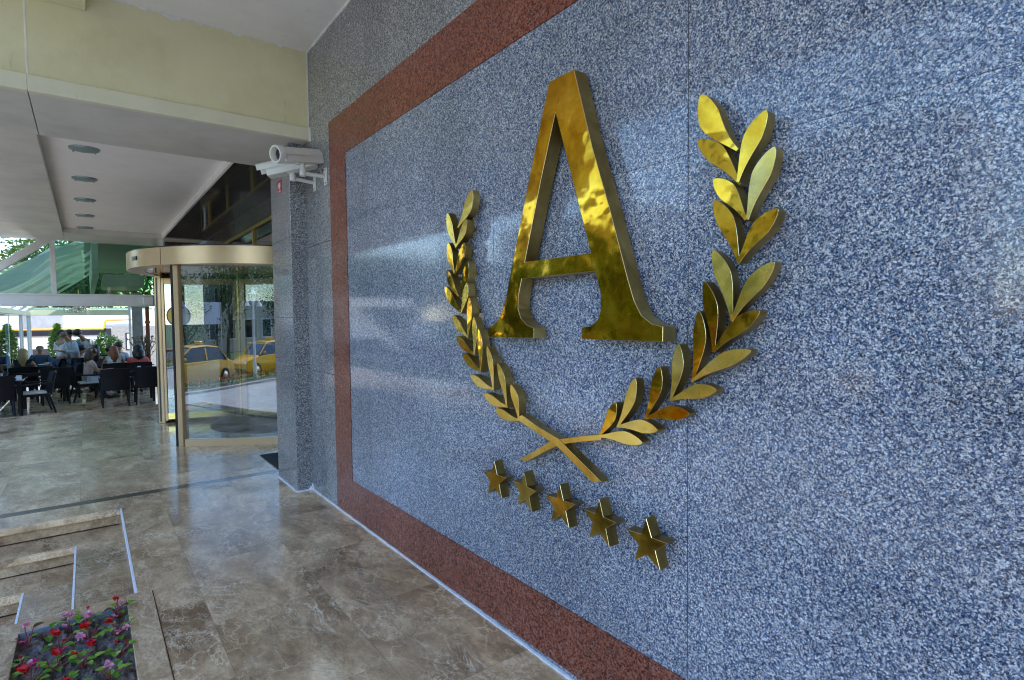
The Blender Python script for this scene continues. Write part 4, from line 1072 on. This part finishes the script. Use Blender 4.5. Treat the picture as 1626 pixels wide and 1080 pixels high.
def person(x, y, face, label, pose='stand', top=(.8, .8, .8), bottom=(.03, .04, .08), hair='black', long=False, sleeves=True, bow=0.0, arms='down', h=1.72, tan=False, bare=False, shirt_name='shirt'):
    o = empty('person', (x, y, ZF), face); tag(o, label, 'person')
    k = h/1.72; V = Vector; J = {}; sit = pose == 'sit'
    hz = .50 if sit else .93
    J['pel'] = V((0, 0, hz)); J['spi'] = V((0, .01, hz+.20)); lean = .10*bow
    J['che'] = V((0, .02+lean, hz+.39)); J['nec'] = V((0, .02+lean*1.6, hz+.535)); J['hd0'] = V((0, .035+lean*2.2, hz+.62)); J['hd1'] = V((0, .05+lean*3.0, hz+.70-.03*bow)); J['hd2'] = V((0, .045+lean*3.4, hz+.765-.06*bow))
    J['nose'] = J['hd1'] + V((0, .075, -.03-.04*bow))
    ed = [('pel', 'spi'), ('spi', 'che'), ('che', 'nec'), ('nec', 'hd0'), ('hd0', 'hd1'), ('hd1', 'hd2'), ('hd1', 'nose')]
    R_ = {'pel': (.155, .115), 'spi': (.135, .10), 'che': (.165, .115), 'nec': .055, 'hd0': .07, 'hd1': (.078, .092), 'hd2': .06, 'nose': .014}
    for s, n in ((-1, 'l'), (1, 'r')):
        J['ear'+n] = J['hd1']+V((s*.088, -.01, -.01)); R_['ear'+n] = .016; ed.append(('hd1', 'ear'+n))
        J['sh'+n] = V((s*.185, .01+lean*1.2, hz+.475)); R_['sh'+n] = .058; ed.append(('che', 'sh'+n))
        el = {'down': V((s*.24, -.02, hz+.19)), 'table': V((s*.25, .13, hz+.22)), 'front': V((s*.235, .04, hz+.20)), 'hold': V((s*.23, .02, hz+.2))}[arms]
        wr = {'down': V((s*.25, .06, hz-.05)), 'table': V((s*.17, .36, hz+.255)), 'front': V((s*.12, .27, hz+.24)), 'hold': V((s*.16, .22, hz+.12))}[arms]
        J['el'+n] = el+V((0, lean*.6, 0)); J['wr'+n] = wr+V((0, lean*.8, 0)); d = (J['wr'+n]-J['el'+n]).normalized(); J['pa'+n] = J['wr'+n]+d*.065
        R_['el'+n] = .043; R_['wr'+n] = .029; R_['pa'+n] = (.034, .022)
        ed += [('sh'+n, 'el'+n), ('el'+n, 'wr'+n), ('wr'+n, 'pa'+n)]
        sd = d.cross(V((0, 0, 1))).normalized() if abs(d.z) < .9 else V((0, 1, 0)); dn = V((0, 0, -1)) if abs(d.z) < .9 else V((-s, 0, 0))
        for f in range(4):
            L = (.062, .074, .07, .054)[f]; b = J['pa'+n]+sd*(f-1.5)*.019+d*.022
            kf = 'f%d%s' % (f, n); J[kf] = b+d*L*.55; J[kf+'t'] = b+d*L*.95+dn*.022; R_[kf] = .009; R_[kf+'t'] = .0075
            ed += [('pa'+n, kf), (kf, kf+'t')]
        J['th'+n] = J['wr'+n]+d*.05+sd*(-s*.048); J['tt'+n] = J['th'+n]+d*.035+dn*.012; R_['th'+n] = .011; R_['tt'+n] = .008; ed += [('wr'+n, 'th'+n), ('th'+n, 'tt'+n)]
        J['hi'+n] = V((s*.095, 0.0 if not sit else .06, hz-.05 if not sit else hz)); R_['hi'+n] = .092
        if sit: J['kn'+n] = V((s*.115, .44, hz+.01)); J['an'+n] = V((s*.11, .42, .085)); J['to'+n] = V((s*.125, .58, .04))
        else: J['kn'+n] = V((s*.10, .02, .50)); J['an'+n] = V((s*.105, -.02, .085)); J['to'+n] = V((s*.125, .15, .035))
        R_['kn'+n] = .062; R_['an'+n] = .041; R_['to'+n] = (.042, .03)
        ed += [('pel', 'hi'+n), ('hi'+n, 'kn'+n), ('kn'+n, 'an'+n), ('an'+n, 'to'+n)]
    J = {a: b*k for a, b in J.items()}
    for a in R_: R_[a] = tuple(q*k for q in R_[a]) if isinstance(R_[a], tuple) else R_[a]*k
    body = skin_mesh('body', J, ed, R_, 'pel', SKT if tan else SK, o)
    grow = lambda f, add: {a: (tuple(q*f+add for q in v) if isinstance(v, tuple) else v*f+add) for a, v in R_.items()}
    # trousers
    T = dict(J); te = []
    for n in 'lr': T['an'+n] = J['an'+n].lerp(J['kn'+n], .04); te += [('pel', 'hi'+n), ('hi'+n, 'kn'+n), ('kn'+n, 'an'+n)]
    RT_ = grow(1.04, .014); skin_mesh('trousers', T, te+[('pel', 'spi')] if False else te, RT_, 'pel', cloth('trouser_cloth', bottom), o)
    # shirt
    sh = [('pel', 'spi'), ('spi', 'che'), ('che', 'ncol')]; T = dict(J); T['ncol'] = J['che'].lerp(J['nec'], .62 if not bare else .3); RS = grow(1.04, .014); RS['ncol'] = .085*k if not bare else .13*k
    if not bare:
        for n in 'lr':
            sh.append(('che', 'sh'+n)); T['cu'+n] = J['sh'+n].lerp(J['el'+n], .62) if sleeves == 'short' else J['el'+n].lerp(J['wr'+n], .8); RS['cu'+n] = .05*k if sleeves == 'short' else .04*k
            sh += [('sh'+n, 'cu'+n)] if sleeves == 'short' else [('sh'+n, 'el'+n), ('el'+n, 'cu'+n)]
    skin_mesh(shirt_name, T, sh, RS, 'che', cloth('shirt_cloth', top), o)
    # hair
    hd = J['hd1']; mb = MB(); Mh = Euler((-.25-.5*bow, 0, 0)).to_matrix()
    if hair == 'grey':
        mb.ball(hd+V((0, -.028, .0)), .094*k, .088*k, .075*k, 0, 14, 8, Mh)
    else:
        big = 1.18 if long == 'curly' else 1.0
        mb.ball(hd+V((0, -.022, .035)), .102*k*big, .112*k*big, .098*k*big, 0, 14, 8, Mh)
    if long:
        L = .34 if long != 'curly' else .26; w = .105 if long != 'curly' else .15
        mb.tube([hd+V((0, -.04, .05)), hd+V((0, -.085, -.06)), hd+V((0, -.11, -.18)), hd+V((0, -.105, -L))], [.085*k, w*k, w*.95*k, .04], 12)
    mb.build('hair', HAIRM[hair], o)
    mb = MB()
    for s in (-1, 1): mb.ball(hd+V((s*.032, .083, .004)), .011, .007, .008, 0, 8, 6)
    mb.build('eyes', M['black'], o)
    mb = MB(); mb.ball(hd+V((0, .082, -.062)), .022, .008, .006, 0, 8, 6); mb.build('mouth', cloth('lips', (.32, .10, .09)), o)
    mb = MB()
    for n in 'lr':
        a, t = J['an'+n], J['to'+n]; mb.tube([a+V((0, -.05, -.045)), a+V((0, .0, -.035)), a.lerp(t, .6)+V((0, 0, -.0)), t+V((0, .05, 0))], [.035, .046, .045, .02], 10)
    mb.build('shoes', M['tyre'], o)
    return o
W_ = (.78, .79, .82)
person(-3.05, 18.5, .0, 'blonde woman with long hair and dark strap top seated, back to us', 'sit', (.02, .02, .025), hair='blonde', long=True, bare=True, arms='table', tan=True, shirt_name='top')
person(-2.90, 22.05, PI, 'balding man in dark blue shirt seated at back left table', 'sit', (.03, .07, .13), hair='grey', arms='table', tan=True)
person(-2.34, 20.0, -.9, 'standing man in white long shirt and jeans, dark hair, turned away', 'stand', W_, (.03, .05, .11), arms='front')
person(-2.17, 20.9, PI*.95, 'standing man in teal blue shirt behind the others', 'stand', (.06, .30, .42), arms='front', tan=True)
person(-2.02, 19.7, PI*.62, 'standing balding man in pale grey shirt with bowed head', 'stand', (.42, .48, .56), (.04, .06, .1), hair='grey', bow=.8, arms='front', tan=True, h=1.75)
person(-1.70, 21.0, PI*.75, 'standing man in white tee shirt looking down at right', 'stand', W_, (.03, .05, .1), bow=1.2, arms='hold', sleeves='short', tan=True, h=1.76)
person(-1.93, 20.0, -1.45, 'young man in white tee shirt seated below the standing men', 'sit', W_, sleeves='short', arms='table')
person(-1.78, 17.75, -1.3, 'woman in pale pink top and light jeans seated sideways', 'sit', (.45, .33, .30), (.42, .45, .5), hair='brown', long=True, sleeves='short', arms='table', tan=True, bow=.3, shirt_name='top')
person(-1.58, 19.5, -.1, 'dark haired woman seated behind the pale pink top', 'sit', (.05, .05, .06), hair='black', long=True, arms='table', shirt_name='top')
person(-1.28, 19.9, -2.0, 'dark haired woman with white sleeves beside the auburn woman', 'sit', W_, hair='black', arms='table', h=1.64, shirt_name='top')
person(-1.20, 18.3, .05, 'auburn haired woman in white top seated with back to us', 'sit', (.8, .8, .78), hair='auburn', long=True, bare=True, arms='table', tan=True, shirt_name='top')
person(-1.02, 20.45, PI, 'woman in light blue top seated facing us at right table', 'sit', (.38, .50, .68), hair='brown', sleeves='short', arms='table', tan=True, h=1.78, shirt_name='top')
person(-.66, 18.3, .1, 'woman with black curly hair and coral top seated with back to us', 'sit', (.72, .09, .10), hair='black', long='curly', sleeves='short', arms='table', tan=True, shirt_name='top')

# ================================================================== BEYOND THE VERANDA
FY = 33.0
fb = empty('white_building', (-2, FY, -.6)); tag(fb, 'sunlit white building with dark bands behind the restaurant', 'building')
def bp(o): o.parent = fb; o.matrix_parent_inverse = Matrix.Translation((2, -FY, .6)); return o
mb = MB(); mb.box(-16, 6, FY, FY+8, -.6, 2.35); bp(mb.build('wall', M['facade']))
def frect(x0, y0, x1, y1, d): 
    a = at(x0, y0, FY); b = at(x1, y1, FY); return (a.x, b.x, FY-d, FY-.001, b.z, a.z)
k = lambda a, b: (a/6.352, 500+b/6.352)
mb = MB(); x0, x1, _, _, z0, z1 = frect(*k(-300, 160), *k(1125, 200), .05); mb.box(x0, x1, FY-.06, FY-.002, z0, z1); q = at(*k(1100, 150), FY); mb.box(at(*k(1075, 1), FY).x, x1, FY-.0605, FY-.002, .3, z0-.001); bp(mb.build('dark_band', M['darkband']))
mb = MB(); mb.box(-16, at(*k(500, 350), FY).x, FY-.08, FY-.002, -.6, at(*k(200, 352), FY).z); bp(mb.build('plinth', M['darkband']))
x0 = at(*k(1130, 120), FY).x
mb = MB(); zt2 = at(*k(1250, 112), FY).z; mb.box(x0, 3, FY-.25, FY-.004, -.6, zt2); bw = bp(mb.build('block_wall', M['block']))
w0 = at(*k(1262, 182), FY-.25); w1 = at(*k(1312, 355), FY-.25)
mb = MB(); mb.box(w0.x, w1.x, FY-.27, FY-.2505, w1.z, w0.z); wn_ = mb.build('window', M['darkband'], bw); mb = MB(); mb.box(w0.x+.25*(w1.x-w0.x)*1.6, w1.x-.02, FY-.28, FY-.2705, w1.z+.05, w0.z-.05); mb.build('pane', M['facade'], wn_)
# corrugated panel
a = at(*k(300, 22), FY); b = at(*k(640, 130), FY); mb = MB(); n = 40
for i in range(n): mb.box(a.x+(b.x-a.x)*i/n, a.x+(b.x-a.x)*(i+.55)/n, FY-.07, FY-.003, b.z, 2.3)
bp(mb.build('corrugated_panel', plain('grey_corrugated_sheet', (.5, .52, .58), .5)))
mb = MB(); pts = [at(*k(-300, 158), FY-.2), at(*k(1035, 140), FY-.2), at(*k(1052, 128), FY-.2), at(*k(1058, 70), FY-.2), at(*k(1075, 55), FY-.2), at(*k(1420, 42), FY-.2)]
mb.tube(pts, .045, 10)
for q in pts[1:5]: mb.ball(q, .055, .055, .055, 0, 10, 6)
pt = mb.build('gas_pipe', M['pipe']); tag(pt, 'yellow gas pipe running along the white building and stepping up', 'pipe')

def leaf_cloud(shape, n, size, seed, col):
    r = random.Random(seed); mb = MB()
    for _ in range(n):
        p, out = shape(r)
        d = Vector((r.gauss(0, 1), r.gauss(0, 1), r.gauss(0, .7))).normalized(); nn = (out*.8+Vector((r.gauss(0, .6), r.gauss(0, .6), r.gauss(.3, .6)))).normalized()
        s = d.cross(nn)
        if s.length < .01: continue
        s.normalize(); L = size*r.uniform(.6, 1.4); w = L*.42
        mb.add([p, p+d*L*.5+s*w*.5, p+d*L, p+d*L*.5-s*w*.5], [(0, 1, 2, 3)])
    return mb
def cone_shape(R, H, z0):
    def f(r):
        t = r.random()**.8; rr = R*(1-t)**.75*(.8+.35*math.sin(9*t+2)*.3)*(.55+.5*r.random()**.4); a = r.uniform(0, 2*PI)
        return Vector((rr*math.cos(a), rr*math.sin(a), z0+H*t)), Vector((math.cos(a), math.sin(a), .3))
    return f
def ball_shape(c, R):
    def f(r):
        d = Vector((r.gauss(0, 1), r.gauss(0, 1), r.gauss(0, 1))).normalized(); q = R*(.55+.5*r.random()**.4)*(1+.18*math.sin(5*d.x+3*d.z+4*d.y))
        return Vector(c)+d*q, d
    return f
def pot_shrub(x, y, shape, n, size, seed, label, hp):
    o = empty('potted_shrub', (x, y, -.3)); tag(o, label, 'shrub')
    mb = MB(); mb.lathe((0, 0, 0), [(0, 0), (.20, 0), (.26, hp), (.28, hp), (.28, hp+.03), (.22, hp+.03), (.22, hp-.02), (0, hp-.02)], 18); mb.build('pot', M['darkband'], o)
    mb = MB(); mb.tube([(0, 0, hp-.05), (0, 0, hp+.4)], .03, 8); mb.build('stem', M['bark'], o)
    leaf_cloud(shape, n, size, seed, None).build('foliage', M['leaf_shrub'], o)
YS = 27.6
a = at(*k(575, 95), YS); pot_shrub(a.x, YS, cone_shape(.52, a.z+.3-.35, .35), 2600, .10, 1, 'tall cone shaped green shrub in pot behind the standing men', .4)
a = at(*k(1085, 320), YS); pot_shrub(a.x, YS, ball_shape((0, 0, a.z+.3), .46), 1800, .11, 2, 'round bright green shrub in pot behind the right table', .62)
a = at(*k(835, 320), YS+.4); pot_shrub(a.x, YS+.4, ball_shape((0, 0, a.z+.3), .30), 1100, .10, 3, 'small round shrub half hidden by the man in white tee', .62)

# trees : one crown mesh of leaf quads in clumps + branching trunk
def tree_mesh(seed, H, R, leafm):
    r = random.Random(seed); o = empty('tree')
    tb = MB(); tips = []
    def limb(p, d, L, rad, lv):
        pts = [p]; q = p.copy(); dd = d.copy()
        for j in range(4):
            dd = (dd + Vector((r.gauss(0, .13), r.gauss(0, .13), r.gauss(.04, .08)))).normalized(); q = q+dd*L/4; pts.append(q.copy())
        tb.tube(pts, [rad, rad*.88, rad*.76, rad*.64, rad*.5], 7 if lv < 2 else 5)
        if lv >= 3: tips.append(q); return
        for c_ in range(4 if lv == 0 else 3):
            a = r.uniform(0, 2*PI); e = r.uniform(.35, .95)
            nd = (dd*math.cos(e) + Vector((math.cos(a), math.sin(a), .25)).normalized()*math.sin(e)).normalized(); limb(pts[-1] if c_ < 2 else pts[3], nd, L*r.uniform(.62, .85), rad*.5, lv+1)
        if lv >= 1: tips.append(pts[2])
    limb(Vector((0, 0, -.1)), Vector((0, 0, 1)), H*.30, H*.022, 0)
    tb.build('trunk', M['bark'], o)
    lm = MB()
    for t in tips:
        cr = R*r.uniform(.22, .40); f = ball_shape(t+Vector((0, 0, .1*cr)), cr)
        q = leaf_cloud(f, 60, H*.030, r.random(), None); lm.add(q.v, q.f)
    lm.build('crown', leafm, o); return o
TP = [tree_mesh(3, 8.5, 3.6, M['leaf_a']), tree_mesh(8, 7.0, 3.0, M['leaf_b'])]
TR = [(-15.5+-7, 12, 0, 1.0), (-21.8, 18, 1, 1.15), (-22.5, 25, 0, 1.1), (-24, 33, 1, 1.3), (-23, 7.8, 1, .95), (-22, -7, 0, 1.1), (-23, -14, 1, 1.2), (-26, -1.5, 1, .55), (-9.5, 38, 0, 1.2), (-6.6, 32, 1, 1.0), (-12, 46, 0, 1.4), (-10.9, 16.5, 1, .62), (-11.0, 24.5, 0, .62), (-4.5, 44, 0, 1.15), (-10.9, 10.8, 0, .5), (-21.5, 3.6, 1, .66), (-21.2, .6, 1, .72), (-21.6, -2.4, 1, .85), (-21.3, -5.2, 1, .95), (-1.5, 43.5, 1, 1.2), (1.5, 45, 0, 1.3), (-3.2, 48, 1, 1.4), (-2, -16, 1, 1.1), (-6, -18, 1, 1.15), (2.5, -17, 1, 1.1), (-10, -21, 0, 1.2), (6, -20, 1, 1.2), (-10.8, 14.0, 1, .75), (-10.7, 19.8, 0, .8), (-7.4, 21.5, 1, .85), (-8.6, 28, 1, 1.1), (-14.5, 37, 1, 1.2), (-20.5, 46, 1, 1.5), (-27, 60, 1, 1.9), (-13, 52, 1, 1.5)]
TL = ['tree across the road opposite the revolving door', 'dark tree across the road left of the veranda', 'light green tree across the road beside the veranda', 'large dark tree far along the road', 'dark tree across the road behind the taxi', 'light green tree across the road behind the camera', 'dark tree farther behind the camera', 'small dark tree across the road', 'tall green tree seen above the sloping rafter', 'dark tree left of the white building', 'largest tree far behind the white building', 'small dark kerbside tree near the veranda', 'small light kerbside tree farther along', 'green tree rising behind the white building', 'smallest kerbside tree near the taxi', 'low dark tree behind the blank banner', 'low dark tree just right of the blank banner', 'low dark tree right of the blank banner', 'low dark tree well right of the blank banner', 'dark tree behind the white building, near its middle', 'light tree behind the right end of white building', 'dark tree in the second row behind white building', 'dark tree behind the camera, in line with the landing', 'dark tree behind the camera, over the forecourt', 'dark tree behind the camera at the hotel corner', 'light tree behind the camera near the kerb', 'dark tree behind the camera, farthest toward the hotel', 'dark kerbside tree beside the third taxi', 'light kerbside tree facing the veranda front', 'added unseen dark tree beside the glass side of the veranda', 'added unseen large dark tree left of the veranda back corner', 'added unseen dark tree far up the road, left of the white building', 'added unseen tall dark tree far up the road', 'tallest dark tree, unseen and added at the end of the road', 'added unseen dark tree far behind, left of the largest tree']  # trees at the list's end are unseen, added to darken bright wall reflections
used = set()
for (x, y, kd, s), lb in zip(TR, TL):
    o = TP[kd] if kd not in used else copy_tree(TP[kd]); used.add(kd)
    o.location = (x, y, -.6); o.rotation_euler = (0, 0, x*1.7+y); o.scale = (s, s, s); tag(o, lb, 'tree', 'street trees')

# street : taxis, lamp post, banner, flowers, buildings across
def make_taxi():
    o = empty('taxi')
    def loft(secs, mb, sm=True):
        n = len(secs[0]); vs = [q for s_ in secs for q in s_]; fs = [(i*n+j, i*n+(j+1) % n, (i+1)*n+(j+1) % n, (i+1)*n+j) for i in range(len(secs)-1) for j in range(n)]
        fs += [tuple(range(n))[::-1], tuple(range((len(secs)-1)*n, len(secs)*n))]; mb.add(vs, fs, 0, sm)
    # body : sections along y (length), x half-width
    ST = [(-2.15, .30, .66, .70), (-2.08, .22, .80, .80), (-1.7, .18, .92, .85), (-1.0, .17, .96, .87), (0, .17, .95, .88), (.9, .17, .94, .87), (1.5, .18, .86, .85), (2.0, .22, .74, .80), (2.16, .30, .60, .70)]
    secs = []
    for y, zb, zt3, w in ST:
        secs.append([Vector((sx*w*f, y, zb+(zt3-zb)*t)) for sx, f, t in ((-1, .86, 0), (-1, 1, .22), (-1, 1, .6), (-1, .95, .92), (-1, .80, 1), (1, .80, 1), (1, .95, .92), (1, 1, .6), (1, 1, .22), (1, .86, 0))])
    mb = MB(); loft(secs, mb); mb.build('body', M['taxi'], o)
    G = [(-1.62, .90, .92, .74), (-1.05, .90, 1.36, .62), (-.3, .90, 1.44, .60), (.35, .90, 1.40, .61), (1.12, .90, .92, .74)]
    secs = [[Vector((-.80, y, zb)), Vector((-w, y, zt3-.04)), Vector((-w*.8, y, zt3)), Vector((w*.8, y, zt3)), Vector((w, y, zt3-.04)), Vector((.80, y, zb))] for y, zb, zt3, w in G]
    mb = MB(); loft(secs, mb, False); mb.build('windows', M['carglass'], o)
    mb = MB(); secs = [[Vector((sx*w, y, z)) for sx, z in ((-1, z0), (-.8, z0+.045), (.8, z0+.045), (1, z0))] for y, w, z0 in ((-1.12, .60, 1.335), (-.3, .615, 1.405), (.42, .60, 1.36))]
    loft(secs, mb); mb.build('roof', M['taxi'], o)
    for y in (-1.15, -.25, .45):
        for s in (-1, 1):
            mb = MB(); yb = y+(-.4 if y < -1 else 0 if y < 0 else .62); mb.bar((s*.80, yb, .93), (s*.625, y, 1.36), .06, .03); mb.build('pillar', M['taxi'], o)
    for sx in (-1, 1):
        for y in (-1.35, 1.35):
            mb = MB(); mb.lathe((sx*.72, y, .31), [(.20, -.02), (.27, -.0), (.31, .03), (.31, .17), (.27, .2), (.2, .205)], 22, 0, (sx, 0, 0)); w_ = mb.build('wheel', M['tyre'], o)
            mb = MB(); mb.lathe((sx*.90, y, .31), [(0, .01), (.06, .015), (.19, .0), (.20, .01)], 18, 0, (sx, 0, 0)); mb.build('rim', M['chrome'], w_)
        mb = MB(); mb.ball((sx*.60, 2.06, .62), .15, .06, .07); mb.build('headlight', M['lamp_w'], o)
        mb = MB(); mb.ball((sx*.62, -2.08, .70), .14, .05, .08); mb.build('tail_light', M['lamp_r'], o)
        mb = MB(); mb.box(sx*.86, sx*.98, .78, .88, .95, 1.06); mb.build('mirror', M['taxi'], o, bevel=.02)
    mb = MB(); mb.box(-.22, .22, -.38, -.2, 1.45, 1.58); mb.build('roof_sign', M['taxi'], o, bevel=.02)
    mb = MB(); mb.box(-.75, .75, 2.1, 2.2, .28, .42); mb.box(-.75, .75, -2.2, -2.12, .30, .44); mb.build('bumper', M['black'], o, bevel=.02)
    return o
tx = make_taxi()
for i, (x, y, rz, lb) in enumerate([(-12.6, 1.9, .0, 'yellow taxi parked at the kerb mirrored in the door glass'), (-12.7, -3.3, .0, 'yellow taxi queueing behind the first one'), (-12.6, 7.6, 0, 'yellow taxi ahead in the rank near the veranda')]):
    o = tx if i == 0 else copy_tree(tx); o.location = (x, y, -.6); o.rotation_euler = (0, 0, rz); tag(o, lb, 'taxi', 'yellow taxis at the kerb')
lp = empty('street_lamp', (-10.9, -1.0, -.485)); tag(lp, 'white street lamp with three bell shades mirrored in the door glass', 'street lamp')
mb = MB(); mb.lathe((0, 0, 0), [(.16, 0), (.16, .1), (.10, .2), (.12, .5), (.07, .6), (.055, 2.2), (.075, 2.25), (.05, 2.3), (.045, 3.0), (0, 3.15)], 16); mb.build('pole', M['white'], lp)
for dx, z in ((0, 3.35), (-.42, 2.9), (.42, 2.9)):
    mb = MB(); mb.tube([(0, 0, 2.6), (0, dx*.5, 3.15 if dx else 3.1), (0, dx, 3.12 if dx else 3.2), (0, dx, z+.02)], .018, 8); a_ = mb.build('arm', M['white'], lp)
    mb = MB(); mb.lathe((0, dx, z-.22), [(.17, 0), (.12, .08), (.05, .16), (.03, .24)], 16); mb.build('lamp_shade', M['white'], a_)
bn = MB(); bn.add([(-19.8, y, z) for y, z in ((-4.6, 1.5), (-1.6, 1.5), (-1.6, 2.6), (-4.6, 2.6))], [(0, 1, 2, 3)]); bo = bn.build('banner', M['banner']); tag(bo, 'blank pale banner hung between posts across the road', 'banner')
for y in (-4.7, -1.5):
    mb = MB(); mb.tube([(-19.8, y, -.48), (-19.8, y, 2.6)], .04, 8)
    q = mb.build('pole', M['white']); q.parent = bo
# flower bed
r = random.Random(6); fm = MB(); gm = MB()
def bedshape(rr): return Vector((rr.uniform(-11.4, -10.4), rr.uniform(-14, 26), -.48+.22*rr.random())), Vector((0, 0, 1))
gm = leaf_cloud(bedshape, 7000, .12, 5, None); go = gm.build('bedding_plants', M['leaf_shrub']); tag(go, 'low green bedding plants in the kerbside strip', 'plants', kind='stuff')
fm = leaf_cloud(lambda rr: (Vector((rr.uniform(-11.4, -10.4), rr.uniform(-14, 26), -.30+.06*rr.random())), Vector((0, 0, 1))), 2500, .09, 15, None); fo = fm.build('bedding_flowers', M['petal_red']); tag(fo, 'red bedding flowers in the kerbside strip', 'flowers', kind='stuff')
# buildings across the road
def town(x, y0, y1, H, col, label, rot=None):
    o = empty('town_house', (x, (y0+y1)/2, -.6) if rot is None else rot[0], 0 if rot is None else rot[1]); tag(o, label, 'building'); hw = (y1-y0)/2
    m_ = plain('render_'+label[:12].replace(' ', '_'), col, .8, var=.08)
    mb = MB(); mb.box(-8, 0, -hw, hw, 0, H); mb.build('wall', m_, o)
    mb = MB(); mb.box(-8.2, .2, -hw-.1, hw+.1, H, H+.3); mb.build('roof', M['kerb'], o, bevel=.03)
    nz = int(H//3); ny_ = int(hw*2//2.6)
    for i in range(nz):
        for j in range(ny_):
            y = -hw+(j+.5)*2*hw/ny_; z = .9+i*3
            f = MB(); f.box(.001, .06, y-.65, y+.65, z, z+1.5); f = f.build('window', M['white'], o); p_ = MB(); p_.box(.061, .066, y-.57, y+.57, z+.08, z+1.42); p_.build('pane', M['carglass'], f)
town(-30, -26, -9, 9, (.50, .42, .32), 'ochre town house across the road behind the camera')
town(-32, 9, 24, 12, (.55, .53, .50), 'tall pale town house across the road')
town(-30, 26, 44, 10, (.46, .38, .30), 'brown town house far along the road')
town(0, -11, 11, 12, (.38, .34, .29), 'shaded town house behind the camera', ((-3, -30, -.6), PI/2))
town(0, -5, 5, 6.2, (.36, .33, .30), 'low shaded house behind the camera over the road', ((-17, -34, -.6), PI/2))
town(-34, -6, 6.5, 3.4, (.52, .48, .42), 'low town house opposite the wall')

# ================================================================== LIGHT, WORLD, CAMERA
w = bpy.data.worlds.new('World'); S.world = w; w.use_nodes = True
nt = w.node_tree; bg = nt.nodes['Background']; sky = nt.nodes.new('ShaderNodeTexSky'); sky.sky_type = 'NISHITA'; sky.sun_disc = False
EL = math.radians(54); AZ = math.radians(183)      # azimuth from +Y towards +X : the sun is high behind the camera
sky.sun_elevation = EL; sky.sun_rotation = AZ; sky.air_density = 1.1; sky.dust_density = .05; sky.ozone_density = 3.5
nt.links.new(sky.outputs[0], bg.inputs[0]); bg.inputs[1].default_value = .60
ld = bpy.data.lights.new('sun', 'SUN'); ld.energy = 5.0; ld.angle = math.radians(.5); ld.color = (1, .95, .86)
lo_ = bpy.data.objects.new('sun', ld); COL.objects.link(lo_); lo_.location = (0, -20, 30)
sd = Vector((math.sin(AZ)*math.cos(EL), math.cos(AZ)*math.cos(EL), math.sin(EL)))
lo_.rotation_euler = sd.to_track_quat('Z', 'Y').to_euler()
cd = bpy.data.cameras.new('camera'); cam = bpy.data.objects.new('camera', cd); COL.objects.link(cam)
mw = Matrix((RT, UP, -FW)).transposed().to_4x4(); mw.translation = CAM; cam.matrix_world = mw
cd.sensor_width = 36; cd.lens = F*36/1626; cd.clip_start = .05; cd.clip_end = 1500
S.camera = cam
S.view_settings.view_transform = 'Standard'; S.view_settings.look = 'None'; S.view_settings.exposure = 0
S.cycles.max_bounces = 10; S.cycles.diffuse_bounces = 5; S.cycles.glossy_bounces = 5; S.cycles.transparent_max_bounces = 16
S.cycles.sample_clamp_indirect = 8; S.cycles.use_denoising = True; S.cycles.filter_width = 1.1
